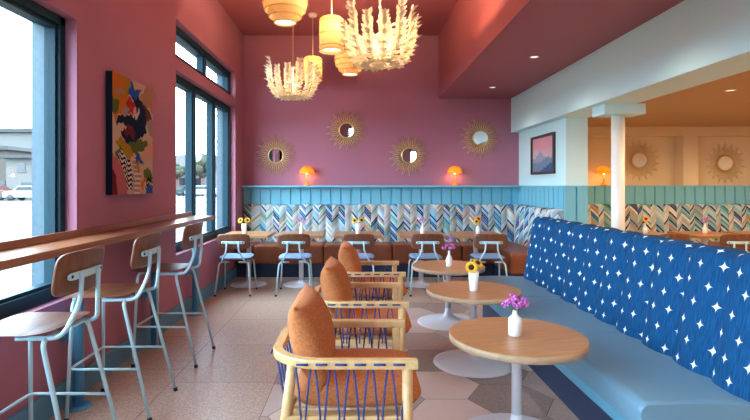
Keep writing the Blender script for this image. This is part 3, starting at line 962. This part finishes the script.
# ------------------------------------------------------------------ mushroom lamps on the ledge
def mushroom(label, loc):
    root = thing('table_lamp', label, 'lamp', loc, 0, 'orange mushroom lamps')
    m = MB(); m.lathe([(0, 0), (.055, 0), (.055, .006), (.040, .018), (.016, .05), (.011, .09), (.011, .19), (0, .19)], 28); m.build('lamp_base', 'orange_enamel', root)
    m = MB()
    pr = [(.121*math.cos(a), .195+.125*math.sin(a)) for a in [PI/2*k/10 for k in range(11)]]
    m.lathe([(.115, .195)] + pr[:-1] + [(.001, .32)], 32); 
    # open underside
    m.f = [f for f in m.f if len(f) == 4]; m.m = m.m[:len(m.f)]; m.s = m.s[:len(m.f)]
    m.build('lamp_shade', 'orange_shade', root)
    m = MB(); m.ell((0, 0, .225), (.03, .03, .035), 14, 8); m.build('bulb', 'lamp_bulb', root)
    return root
def point(loc, w, col, r=.04):
    l = bpy.data.lights.new('lamp_light', 'POINT'); l.energy = w; l.color = col; l.shadow_soft_size = r
    o = bpy.data.objects.new('lamp_light', l); o.location = loc; COL.objects.link(o); return o
LY = 8.185
LEDGE_IN = LEDGE
ml = mushroom('orange mushroom lamp on the panelling ledge, nearer the window wall', (-.835, LY, LEDGE))
dup(ml, (1.585, LY, LEDGE), 0, 'orange mushroom lamp on the panelling ledge, nearer the pier')
dup(ml, (4.08, 8.30, LEDGE), 0, 'orange mushroom lamp on the ledge behind the white pillar')
# ledge shelf deep enough for the lamps
m = MB(); m.box(XL+.001, YB-.20, LEDGE-.03, PR0-.05, YB-.02, LEDGE-.001); struct(m.build('trim_6', 'teal_panel_paint', bevel=.004))
for x, y in ((-.835, LY), (1.585, LY), (4.08, 8.30)):
    point((x, y, LEDGE+.165), 1.4, (1, .55, .2), .03)

# ------------------------------------------------------------------ sunburst mirrors
def sunburst(label, loc, Rr=.34, rm=.118):
    root = thing('sunburst_mirror', label, 'mirror', loc, 0, 'brass sunburst mirrors')
    m = MB(); m.lathe([(0, -.016), (rm, -.016), (rm, -.010), (0, -.010)], 40, axis='y', smooth=False); m.build('mirror_glass', 'mirror', root)
    m = MB(); m.tube([(math.cos(2*PI*k/40)*(rm+.007), -.014, math.sin(2*PI*k/40)*(rm+.007)) for k in range(40)], .011, 8, closed=True); m.build('mirror_frame', 'bright_brass', root)
    n = 36; base = None; base2 = None
    for k in range(n):
        L = Rr if k % 2 == 0 else Rr*.80
        key = 'a' if k % 2 == 0 else 'b'
        if (key == 'a' and base is None) or (key == 'b' and base2 is None):
            q = MB()
            for sx in (-1, 1): q.tube([(0, -.012, rm+.005), (sx*.016, -.012, rm+(L-rm)*.45), (sx*.005, -.012, L)], [.0042, .0042, .0026], 5)
            o = q.build('ray', 'brass', root)
            if key == 'a': base = o
            else: base2 = o
        else:
            o = (base if key == 'a' else base2).copy(); COL.objects.link(o); o.parent = root
        o.rotation_euler = (0, 2*PI*k/n, 0)
    return root
sb = sunburst('brass sunburst mirror on the mauve wall, low, next to the window corner', (-1.363, YB, 1.91))
for x, z, y, lb in ((-.187, 2.326, YB, 'brass sunburst mirror hung highest on the mauve wall'), (.85, 1.91, YB, 'brass sunburst mirror, low, left of the second orange lamp'),
                 (2.03, 2.197, YB, 'brass sunburst mirror on the mauve wall under the soffit, next to the beam'),
                 (4.79, 1.84, YB+.22, 'brass sunburst mirror in the cream niche beside the white pillar'), (6.25, 1.79, YB+.22, 'brass sunburst mirror in the cream niche at the right edge'),
                 (3.60, 1.86, YB+.22, 'brass sunburst mirror in the cream niche, mostly hidden by the pale blue pier')):
    dup(sb, (x, y, z), 0, lb)

# ------------------------------------------------------------------ pendants
def cord(m, z0, z1, r=.006, chain=False):
    if not chain: m.tube([(0, 0, z0), (0, 0, z1)], r, 8)
    else:
        z = z0; k = 0
        while z < z1-.02:
            a = (PI/2)*(k % 2); c, s_ = math.cos(a), math.sin(a)
            pts = [(c*.011*math.sin(t), s_*.011*math.sin(t), z+.024-.024*math.cos(t)) for t in [2*PI*i/10 for i in range(10)]]
            m.tube(pts, .0032, 5, closed=True); z += .042; k += 1
def canopy_and_cord(root, z0, chain=False):
    m = MB(); m.lathe([(0, ZC-.045), (.05, ZC-.043), (.062, ZC-.03), (.064, ZC), (0, ZC)], 24); m.build('canopy', 'white_trim_plastic', root)
    m = MB(); cord(m, z0, ZC-.04, .006, chain); m.build('chain' if chain else 'cord', 'chain_metal', root)
def ribbed(m, r0, z0, r1, z1, rows, seg=40, mi=0, wob=.004):
    prof = []
    for k in range(rows*4+1):
        t = k/(rows*4); prof.append((r0+(r1-r0)*t+wob*math.sin(2*PI*t*rows), z0+(z1-z0)*t))
    vs = []; n = len(prof)
    for i, (r, z) in enumerate(prof):
        for k in range(seg):
            a = 2*PI*k/seg; rr = r+(.0025 if (k+(i//4)) % 2 else -.0025)
            vs.append((rr*math.cos(a), rr*math.sin(a), z))
    fs = [(i*seg+k, i*seg+(k+1) % seg, (i+1)*seg+(k+1) % seg, (i+1)*seg+k) for i in range(n-1) for k in range(seg)]
    m.add(vs, fs, mi, True)
def drum(label, loc, z0, z1, r):
    root = thing('pendant_lamp', label, 'pendant lamp', (loc[0], loc[1], 0), 0, 'rattan pendant lamps')
    m = MB(); ribbed(m, r*.97, z0, r*.97, z1-.02, 12); m.lathe([(r*.97, z1-.02), (r*.8, z1), (.02, z1+.005)], 32)
    m.f = [f for f in m.f if len(f) == 4]; m.m = m.m[:len(m.f)]; m.s = m.s[:len(m.f)]
    sh = m.build('shade', 'rattan', root)
    m = MB()
    for z in (z0, z0+.05, (z0+z1)/2, z1-.05): m.tube([(math.cos(2*PI*k/32)*(r+.001), math.sin(2*PI*k/32)*(r+.001), z) for k in range(32)], .006, 6, closed=True)
    m.build('hoop', 'rattan_dark', sh)
    m = MB(); m.lathe([(0, z0+.03), (r*.8, z0+.03), (r*.8, z0+.036), (0, z0+.036)], 28); m.build('diffuser', 'diffuser_glow', root)
    m = MB(); m.ell((0, 0, (z0+z1)/2), (.035, .035, .05), 12, 8); m.build('bulb', 'bulb_glow', root)
    canopy_and_cord(root, z1)
    point((loc[0], loc[1], (z0+z1)/2+.09), 2.6, (1, .66, .32), .05)
    return root
def tiered(label, loc, zb, s=1.0):
    root = thing('pendant_lamp', label, 'pendant lamp', (loc[0], loc[1], 0), 0, 'rattan pendant lamps')
    tiers = [(.105, .11, 0, .07), (.155, .165, .055, .13), (.195, .21, .115, .20), (.215, .205, .185, .27), (.17, .15, .255, .33), (.11, .09, .315, .38)]
    for (ra, rb, za, zc) in tiers:
        m = MB(); ribbed(m, ra*s, zb+za*s, rb*s, zb+zc*s, 5, 44)
        m.lathe([(rb*s, zb+zc*s), (rb*s*.55, zb+zc*s+.004)], 44)
        m.f = [f for f in m.f if len(f) == 4]; m.m = m.m[:len(m.f)]; m.s = m.s[:len(m.f)]
        t = m.build('tier', 'rattan', root)
        q = MB(); q.tube([(math.cos(2*PI*k/36)*ra*s, math.sin(2*PI*k/36)*ra*s, zb+za*s) for k in range(36)], .006, 6, closed=True); q.build('rim', 'rattan_dark', t)
    m = MB(); m.lathe([(0, zb+.012), (.098*s, zb+.012), (.098*s, zb+.018), (0, zb+.018)], 28); m.build('diffuser', 'diffuser_glow', root)
    m = MB(); m.ell((0, 0, zb+.16), (.04, .04, .055), 12, 8); m.build('bulb', 'bulb_glow', root)
    canopy_and_cord(root, zb+.385*s)
    point((loc[0], loc[1], zb+.25), 2.6, (1, .66, .32), .05)
    return root
def uplight(x, y, z, e_):  # extra spot above a pendant, added to brighten soffit and ceiling
    l = bpy.data.lights.new('added_uplight', 'SPOT'); l.energy = e_; l.color = (1, .66, .36); l.spot_size = math.radians(179); l.spot_blend = .05; l.shadow_soft_size = .06
    o = bpy.data.objects.new('added_uplight', l); o.location = (x, y, z); o.rotation_euler = (PI, 0, 0); COL.objects.link(o)
def leafy(label, loc, zb, s=1.0, seed=1, e_=20):
    rr = random.Random(seed)
    root = thing('leaf_chandelier', label, 'chandelier', (loc[0], loc[1], 0), seed*.3, 'white leaf chandeliers')
    prof = [(.06, .03), (.15, .0), (.235, .05), (.295, .14), (.325, .25), (.335, .37), (.355, .50)]
    def at(t):
        f = t*(len(prof)-1); i = min(int(f), len(prof)-2); g_ = f-i
        return Vector((prof[i][0]*(1-g_)+prof[i+1][0]*g_, prof[i][1]*(1-g_)+prof[i+1][1]*g_))
    nb = 14
    for k in range(nb):
        a = 2*PI*k/nb; Z = Vector((0, 0, 1)); D = Vector((math.cos(a), math.sin(a), 0)); Tn = Vector((-math.sin(a), math.cos(a), 0))
        top = rr.uniform(.78, 1.0)
        P = lambda t: D*at(t*top).x*s + Z*(zb+at(t*top).y*s)
        m = MB(); m.tube([P(i/14) for i in range(15)], .006*s, 6)
        for i in range(1, 15):
            t = i/14.2
            if t > 1: continue
            p = P(t); tg = (P(min(1, t+.03))-P(max(0, t-.03))).normalized()
            out = tg.cross(Tn)
            if out.dot(D) < 0: out = -out
            for sd in (-1, 1, 0) if i % 2 == 0 or t > .9 else (-1, 1):
                ln = s*rr.uniform(.078, .100)*(1.0 if t < .85 else .85); wd = ln*.29
                ax = (tg*.85+Tn*sd*rr.uniform(.55, .85)+out*(rr.uniform(.10, .35) if sd else .75)).normalized()
                w = ax.cross(out+Tn*sd*.25).normalized(); nn = w.cross(ax).normalized()
                pts = [p, p+ax*ln*.3+w*wd*.8-nn*.004, p+ax*ln*.62+w*wd*.85-nn*.003, p+ax*ln+nn*.010*s, p+ax*ln*.62-w*wd*.85-nn*.003, p+ax*ln*.3-w*wd*.8-nn*.004, p+ax*ln*.48+nn*.010*s]
                m.add(pts, [(0,1,6),(1,2,6),(2,3,6),(3,4,6),(4,5,6),(5,0,6)], 0, True)
        m.build('leaf_branch', 'leaf_white', root)
    m = MB(); m.lathe([(0, zb-.01), (.045*s, zb-.005), (.065*s, zb+.02), (.04*s, zb+.04), (.012, zb+.05), (.010, zb+.40*s), (.035, zb+.42*s), (.012, zb+.45*s), (0, zb+.45*s)], 24); m.build('hub', 'leaf_white', root)
    for k in range(4):
        a = 2*PI*k/4+.4; m = MB(); c = (math.cos(a)*.09*s, math.sin(a)*.09*s, zb+.20*s); m.ell(c, (.028, .028, .042), 12, 8); b_ = m.build('bulb', 'bulb_glow', root)
        q = MB(); q.tube([(0, 0, zb+.06), (c[0], c[1], zb+.09*s), (c[0], c[1], zb+.17*s)], .008, 8); q.build('bulb_arm', 'chain_metal', root)
    canopy_and_cord(root, zb+.44*s, True)
    point((loc[0], loc[1], zb+.30*s), e_, (1, .64, .28), .08)
    return root
tiered('tiered rattan pendant lamp cut off at the top of the view', (-.70, 4.8), 2.975)
tiered('tiered rattan pendant lamp half hidden behind the larger leaf chandelier', (-.11, 6.9), 2.945)
drum('rattan drum pendant lamp hanging left of the larger leaf chandelier', (-.29, 5.5), 2.89, 3.26, .135)
drum('rattan drum pendant lamp behind the smaller leaf chandelier', (-.655, 7.25), 2.94, 3.27, .135)
leafy('white leaf chandelier on a chain, the larger-looking one nearer the camera', (.21, 4.8), 2.57, 1.0, 1, 20)
leafy('white leaf chandelier on a chain, the lower smaller-looking one by the windows', (-.845, 6.5), 2.55, .94, 2, 10)

for a in ((-.70, 4.8, 3.39, 26), (-.29, 5.5, 3.29, 8), (.21, 4.8, 3.04, 60), (-.11, 6.9, 3.36, 1)): uplight(a[0]+.03, a[1], a[2], a[3])
# ------------------------------------------------------------------ downlights
def downlight(x, y, z, label, group, energy, col, size=125):
    root = thing('downlight', label, 'ceiling light', (x, y, z), 0, group)
    m = MB(); m.lathe([(.036, -.001), (.050, -.001), (.052, -.006), (.048, -.010), (.036, -.006), (.036, -.001)], 28); m.build('trim_ring', 'white_trim_plastic', root)
    m = MB(); m.lathe([(0, -.004), (.036, -.004), (.036, -.001), (0, -.001)], 28); m.build('lens', 'downlight_glow', root)
    l = bpy.data.lights.new('downlight_spot', 'SPOT'); l.energy = energy; l.color = col; l.spot_size = math.radians(size); l.spot_blend = .7; l.shadow_soft_size = .05
    o = bpy.data.objects.new('downlight_spot', l); o.location = (x, y, z-.03); COL.objects.link(o)
G1 = 'soffit downlights'
for y, lb in ((5.59, 'round downlight in the plum soffit, the larger-looking one nearer the camera'), (7.33, 'round downlight in the plum soffit near the mauve back wall')):
    downlight(1.97, y, SOF_Z, lb, G1, 14, (1, .88, .75))
downlight(3.8, 5.1, ZR, 'round downlight in the tan ceiling beyond the pale blue beam', 'tan ceiling downlights', 55, (1, .68, .36), 172)

def spot(x, y, z, e_, col, size=125):  # bare spot lamp, no fixture modelled
    l = bpy.data.lights.new('unseen_spot', 'SPOT'); l.energy = e_; l.color = col; l.spot_size = math.radians(size); l.spot_blend = .7; l.shadow_soft_size = .06
    o = bpy.data.objects.new('unseen_spot', l); o.location = (x, y, z-.03); COL.objects.link(o)
for y in (3.85, 2.1, .36, -1.4): spot(1.97, y, SOF_Z, 14, (1, .88, .75))
for x, y in ((5.6, 5.1), (3.8, 3.2), (5.6, 3.2), (3.8, 1.0), (5.6, 1.0)): spot(x, y, ZR, 55, (1, .68, .36), 172)
for x, y in ((4.1, 6.7), (6.0, 6.7)): spot(x, y, ZR, 48, (1, .68, .36), 172)  # added without fixtures to lift the niche brightness
for x, y in ((.4, 1.2), (.4, 3.0)): spot(x, y, ZC, 18, (1, .88, .74))  # unseen fill spots, no fixtures on this ceiling

# ------------------------------------------------------------------ pictures
def inpoly(p, poly):
    x, y = p; c = False; n = len(poly)
    for i in range(n):
        x1, y1 = poly[i]; x2, y2 = poly[(i+1) % n]
        if (y1 > y) != (y2 > y) and x < (x2-x1)*(y-y1)/(y2-y1)+x1: c = not c
    return c
PAL = {'tan': (.42, .22, .12), 'ochre': (.42, .22, .02), 'orange': (.60, .17, .02), 'red': (.45, .035, .03), 'navy': (.008, .018, .05), 'blue': (.02, .09, .38), 'cream': (.60, .42, .30),
       'pink': (.50, .13, .14), 'green': (.10, .15, .03), 'maroon': (.16, .02, .03), 'grey': (.32, .27, .23), 'black': (.01, .01, .012), 'white': (.66, .58, .50), 'peach': (.66, .36, .24), 'brown': (.12, .05, .03)}
for k, c in PAL.items(): mat('paint_'+k, tuple(q*.78 for q in c), .9, spec=.1)
art = thing('painting', 'tall colourful abstract painting on canvas between the two windows', 'painting', (XL+.03, 4.07, 1.82))
PY0, PY1, PZ0, PZ1 = 3.74, 4.47, 1.345, 2.275
loc = (-(XL+.03), -4.07, -1.82)
B(XL+.003, PY0, PZ0, XL+.052, PY1, PZ1).build('canvas', 'canvas_edge', art, loc=loc)
# colour fields: u 0..1 left to right, v 0..1 bottom to top; painter's order
F = [('cream', [(0,0),(1,0),(1,1),(0,1)]),
 ('ochre', [(0,.78),(0,1),(.42,1),(.40,.86),(.2,.80)]), ('orange', [(.0,.80),(.22,.84),(.30,.94),(.12,1),(0,1)]),
 ('orange', [(.05,.62),(.28,.70),(.42,.80),(.34,.84),(.1,.80),(0,.72)]), ('tan', [(.0,.86),(.2,.90),(.3,.86),(.12,.82)]),
 ('red', [(.28,.68),(.46,.70),(.50,.80),(.36,.84),(.26,.76)]), ('green', [(0,.66),(.12,.68),(.14,.78),(0,.80)]), ('grey', [(.20,.66),(.34,.68),(.36,.74),(.26,.76)]),
 ('blue', [(.36,.86),(.40,.99),(.50,.94),(.66,.93),(.62,.84),(.44,.84)]), ('brown', [(.62,.80),(.78,.88),(.82,.80),(.98,.72),(1,.66),(.8,.64)]),
 ('tan', [(.74,.96),(.66,.86),(.88,.80),(1,.78),(1,1),(.8,1)]), ('grey', [(.84,.66),(1,.72),(1,.54),(.88,.55)]),
 ('navy', [(.46,.84),(.62,.86),(.76,.80),(.82,.70),(.80,.58),(.66,.50),(.50,.52),(.30,.60),(.08,.58),(.05,.62),(.30,.68),(.50,.68),(.56,.74)]),
 ('white', [(.52,.70),(.60,.76),(.62,.70),(.54,.66)]), ('navy', [(.02,.44),(.30,.58),(.66,.52),(.58,.44),(.3,.40),(.1,.48)]),
 ('maroon', [(.20,.55),(.34,.60),(.50,.57),(.54,.49),(.44,.47),(.40,.52),(.28,.50)]), ('cream', [(.02,.50),(.16,.52),(.30,.46),(.16,.40),(.04,.44)]),
 ('green', [(.34,.42),(.56,.48),(.86,.50),(.88,.44),(.70,.38),(.46,.36)]), ('peach', [(.70,.40),(.9,.46),(1,.52),(1,.34),(.84,.30),(.66,.32)]),
 ('ochre', [(.08,.44),(.22,.48),(.36,.44),(.46,.34),(.36,.26),(.24,.30),(.16,.36)]), ('green', [(.04,.36),(.18,.40),(.24,.34),(.12,.28)]),
 ('pink', [(0,0),(.34,0),(.36,.06),(.22,.22),(.10,.32),(0,.34)]), ('maroon', [(0,0),(.12,0),(.10,.10),(.04,.18),(0,.2)]),
 ('white', [(.10,.34),(.22,.36),(.40,.28),(.50,.12),(.50,.02),(.36,.04),(.24,.20)]),
 ('tan', [(.52,.0),(.50,.20),(.46,.32),(.58,.32),(.66,.16),(.66,0)]), ('ochre', [(.58,.18),(.56,.34),(.64,.34),(.66,.2)]), ('peach', [(.66,0),(.68,.18),(.74,.1),(.80,.0)]),
 ('blue', [(.50,.34),(.56,.38),(.66,.32),(.76,.28),(.66,.27),(.56,.30)]), ('green', [(.72,.16),(.78,.24),(.94,.22),(1,.12),(.84,.10)]), ('black', [(.80,.12),(.94,.16),(.96,.11),(.84,.09)]),
 ('orange', [(.66,.06),(.74,.16),(.80,.14),(.74,.04)]), ('white', [(.80,.02),(.82,.10),(1,.12),(1,.04)]), ('blue', [(.80,0),(.84,.05),(.96,.08),(1,.06),(1,0)])]
names = list(PAL)
nu, nv = 74, 94
m = MB(); vs = [(XL+.0535, PY0+(PY1-PY0)*i/nu, PZ0+(PZ1-PZ0)*j/nv) for j in range(nv+1) for i in range(nu+1)]
m.v = vs
for j in range(nv):
    for i in range(nu):
        u, v = (i+.5)/nu, (j+.5)/nv
        uu = u+.018*math.sin(v*31)+.012*math.sin(v*57+u*20); vv = v+.012*math.sin(u*27)+.008*math.sin(u*61+v*15)
        c = 'cream'
        for nme, poly in F:
            if inpoly((min(.999, max(.001, uu)), min(.999, max(.001, vv))), poly): c = nme
        if c == 'white' and v < .36 and math.sin((v*1.0+u*.35)*150+3*math.sin(u*40)) > -.1: c = 'black'
        elif c == 'tan' and v < .34 and .46 < u < .68 and math.sin(v*150) > .3: c = 'white'
        m.f.append([j*(nu+1)+i, j*(nu+1)+i+1, (j+1)*(nu+1)+i+1, (j+1)*(nu+1)+i]); m.m.append(names.index(c)); m.s.append(False)
m.build('painted_face', ['paint_'+k for k in names], art, loc=loc)

pic = thing('framed_picture', 'framed print of hazy mountains under a pink sky on the pale blue pier', 'picture', (PR0, 7.195, 1.86))
loc = (-PR0, -7.195, -1.86)
a0, a1, b0, b1 = 6.75, 7.64, 1.575, 2.14
m = MB()
f = .035
for bx in ((a0, b0, a1, b0+f), (a0, b1-f, a1, b1), (a0, b0+f, a0+f, b1-f), (a1-f, b0+f, a1, b1-f)): m.box(PR0-.035, bx[0], bx[1], PR0-.001, bx[2], bx[3])
m.build('picture_frame', 'brown_frame' if 'brown_frame' in MATS else 'canvas_edge', pic, loc=loc)
PICS = {'sky': (.62, .26, .30), 'sky2': (.55, .32, .38), 'far': (.30, .28, .36), 'mid': (.16, .22, .30), 'near': (.05, .10, .22), 'haze': (.48, .38, .42)}
for k, c in PICS.items(): mat('print_'+k, c, .8, spec=.15)
pn = list(PICS); nu, nv = 60, 44
m = MB(); c0, c1, d0, d1 = a0+f, a1-f, b0+f, b1-f
m.v = [(PR0-.012, c1-(c1-c0)*i/nu, d0+(d1-d0)*j/nv) for j in range(nv+1) for i in range(nu+1)]
for j in range(nv):
    for i in range(nu):
        u, v = (i+.5)/nu, (j+.5)/nv
        c = 'sky' if v > .66 else 'sky2'
        if v < .52+.16*math.sin(u*5+.5)*abs(math.sin(u*9))+.03*math.sin(u*37): c = 'haze'
        if v < .40+.22*max(0, 1-abs(u-.38)*4)+.02*math.sin(u*43): c = 'far'
        if v < .28+.15*max(0, 1-abs(u-.72)*3)+.02*math.sin(u*51): c = 'mid'
        if v < .02+.42*max(0, (u-.35))+.02*math.sin(u*47): c = 'near'
        if u < .35 and v < .16+.1*math.sin(u*12): c = 'mid'
        m.f.append([j*(nu+1)+i, j*(nu+1)+i+1, (j+1)*(nu+1)+i+1, (j+1)*(nu+1)+i]); m.m.append(pn.index(c)); m.s.append(False)
m.build('print', ['print_'+k for k in pn], pic, loc=loc)

# ------------------------------------------------------------------ outdoors
mat('asphalt_pale', (.075, .063, .05), .9, var=.12, vscale=.35)
mat('dry_verge', (.06, .043, .024), .9, var=.2, vscale=.3)
mat('render_white', (.075, .07, .062), .8); mat('roof_grey', (.022, .022, .022), .8); mat('dark_pane', (.008, .010, .014), .2)
mat('brick_tan', (.05, .035, .024), .8); mat('roof_brown', (.022, .016, .013), .8); mat('car_white', (.22, .22, .22), .3); mat('car_red', (.06, .012, .008), .3); mat('car_dark', (.01, .012, .014), .3)
mat('tree_leaf', (.016, .022, .009), .9, var=.3, vscale=1.5); mat('bark', (.10, .07, .05), .9)
m = MB(); m.box(-170, -60, -.25, 60, 170, -.13); struct(m.build('ground', 'asphalt_pale'))
m = MB(); m.box(-90, 24, -.13, -3.5, 36, -.10); m.box(-90, 44, -.13, -3.5, 48, -.08); struct(m.build('ground_verge', 'dry_verge'))
def house(name, label, x0, y0, x1, y1, h, wall_m, roof_m, wins, roof=.5, gable=0, cat='building'):
    root = thing(name, label, cat, ((x0+x1)/2, (y0+y1)/2, -.13))
    loc = (-(x0+x1)/2, -(y0+y1)/2, .13)
    B(x0, y0, -.13, x1, y1, h).build('walls', wall_m, root, loc=loc)
    m = MB()
    if gable:
        o_ = .5; vs = [(x0-o_, y0-o_, h), (x1+o_, y0-o_, h), (x1+o_, y1+o_, h), (x0-o_, y1+o_, h), (x0-o_, (y0+y1)/2, h+gable), (x1+o_, (y0+y1)/2, h+gable)]
        m.add(vs, [(0,1,5,4), (2,3,4,5), (0,4,3), (1,2,5), (3,2,1,0)])
    else: m.box(x0-.6, y0-.6, h, x1+.6, y1+.6, h+roof)
    m.build('roof', roof_m, root, loc=loc)
    for (a, z, w, hh) in wins:
        q = MB(); q.box(a, y0-.06, z, a+w, y0+.05, z+hh); wo = q.build('window', 'dark_pane', root, loc=loc)
        q = MB(); q.box(a-.12, y0-.1, z-.14, a+w+.12, y0-.0, z-.02); q.build('window_sill', wall_m, wo)
    return root
house('building', 'long low white building with dark windows across the street', -36.6, 52, -30, 62, 4.2, 'render_white', 'roof_grey', [(-35.4, 2.9, .8, .8), (-33.9, 2.9, .8, .8), (-35.0, .8, 1.2, .9), (-32.6, 2.9, .8, .8)], .35)
house('building', 'low tan building at the left edge of the view across the street', -46, 54, -38.0, 66, 5.2, 'brick_tan', 'roof_grey', [(-40.6, 2.6, 1.0, 1.2), (-39.0, .8, .9, 1.1)], .4)
house('building', 'large pale hall with a grey flat roof behind the white building', -70, 74, -42, 90, 9.2, 'render_white', 'roof_grey', [(-58, 3.5, 2, 1.2), (-52, 3.5, 2, 1.2)], .55)
house('building', 'pale gabled house far off through the tall window', -31, 84, -25.5, 92, 4.4, 'render_white', 'roof_brown', [(-30, 1.4, 1.1, 1.2), (-27.5, 1.4, 1.1, 1.2)], gable=2.4)
house('building', 'tan gabled house beside the pale one through the tall window', -36, 94, -31.4, 102, 4.6, 'brick_tan', 'roof_brown', [(-35.2, 1.4, 1.1, 1.2), (-33.2, 1.4, 1.1, 1.2)], gable=2.6)
def car(label, x, y, paint, rz=0):
    root = thing('car', label, 'car', (x, y, -.13), rz)
    m = MB(); prof = [(-2.1, .35), (-2.15, .75), (-1.9, .95), (-1.2, 1.0), (-.7, 1.45), (.7, 1.48), (1.5, 1.02), (2.1, .92), (2.2, .6), (2.15, .35)]
    n = len(prof); vs = [(a, s*.85, z) for s in (-1, 1) for a, z in prof]
    m.add(vs, [tuple(range(n)), tuple(range(n, 2*n))[::-1]] + [(i, n+i, n+(i+1) % n, (i+1) % n) for i in range(n)]); m.build('car_body', paint, root, bevel=.05)
    m = MB()
    for s in (-1, 1): m.add([(-.95, s*.86, 1.03), (-.62, s*.86, 1.38), (.62, s*.86, 1.40), (1.2, s*.86, 1.03)], [(0,1,2,3)])
    m.build('car_windows', 'dark_pane', root)
    for a in (-1.35, 1.35):
        for s in (-1, 1):
            m = MB(); m.lathe([(0, -.1), (.33, -.1), (.33, .1), (0, .1)], 18, (a, s*.8, .33), axis='y'); m.build('wheel', 'black_rubber', root)
car('white car parked before the white building across the street', -31.8, 48.5, 'car_white')
car('dull red car parked at the left across the street', -36.2, 49.5, 'car_red')
car('dark car parked near the pale gabled house', -23.4, 70, 'car_dark')
car('white car on the road seen through the tall window', -19.8, 64, 'car_white')
def tree(label, x, y, h, r, seed):
    rr = random.Random(seed)
    root = thing('tree', label, 'tree', (x, y, -.13), 0)
    m = MB(); m.tube([(0, 0, 0), (.1, 0, h*.5), (0, .1, h*.8)], [.28, .18, .06], 8); m.build('trunk', 'bark', root)
    m = MB()
    for k in range(16):
        d = Vector((rr.gauss(0, 1), rr.gauss(0, 1), rr.gauss(0, .8))).normalized()*r*rr.uniform(.2, .75)
        q = r*rr.uniform(.32, .5)
        m.ell((d.x, d.y, h*.68+d.z), (q, q, q*.85), 10, 7, fn=lambda a, b, c: (a+rr.uniform(-.12, .12), b+rr.uniform(-.12, .12), c+rr.uniform(-.12, .12)))
    m.build('crown', 'tree_leaf', root)
for k, (x, y, h, r, lb) in enumerate(((-28.6, 79, 5.6, 1.5, 'small round tree before the pale gabled house'), (-24.2, 78, 7.0, 2.1, 'taller tree right of the pale gabled house, through the tall window'))):
    tree(lb, x, y, h, r, k+3)

# ------------------------------------------------------------------ daylight
w = bpy.data.worlds.new('World'); scene.world = w; w.use_nodes = True
nt = w.node_tree; bg = nt.nodes['Background']
bg.inputs['Color'].default_value = (.57, .79, 1.0, 1); bg.inputs['Strength'].default_value = 13.5
def portal(loc, rot, sx, sy):
    l = bpy.data.lights.new('window_portal', 'AREA'); l.shape = 'RECTANGLE'; l.size = sx; l.size_y = sy
    l.cycles.is_portal = True
    o = bpy.data.objects.new('window_portal', l); o.location = loc; o.rotation_euler = rot; COL.objects.link(o)
for a, b, c, d in (W1, W2L, W2T): portal((WX-.2, (a+b)/2, (c+d)/2), (0, -PI/2, 0), d-c, b-a)
for a, b, c, d in RHS: portal(((a+b)/2, YR-.25, (c+d)/2), (PI/2, 0, 0), b-a, d-c)
sun = bpy.data.lights.new('sun', 'SUN'); sun.energy = 2.2; sun.angle = .02; sun.color = (1, .95, .88)
so = bpy.data.objects.new('sun', sun); so.rotation_euler = (math.radians(-30), math.radians(42), 0); COL.objects.link(so)

# ------------------------------------------------------------------ camera
cam = bpy.data.cameras.new('camera'); co = bpy.data.objects.new('camera', cam); COL.objects.link(co)
co.location = (0, 0, 1.42); co.rotation_euler = (PI/2, 0, 0)
cam.sensor_fit = 'HORIZONTAL'; cam.sensor_width = 36; cam.lens = 36*500/750
cam.shift_x = 17/750; cam.shift_y = -25/750
cam.clip_start = .05; cam.clip_end = 500
scene.camera = co
vs_ = scene.view_settings
vs_.view_transform = 'Standard'; vs_.look = 'None'; vs_.gamma = 1; vs_.use_curve_mapping = False
vs_.exposure = 0.72
scene.cycles.use_denoising = True
scene.cycles.max_bounces = 8; scene.cycles.diffuse_bounces = 5; scene.cycles.transparent_max_bounces = 12
scene.cycles.sample_clamp_indirect = 6
scene.cycles.caustics_reflective = False; scene.cycles.caustics_refractive = False
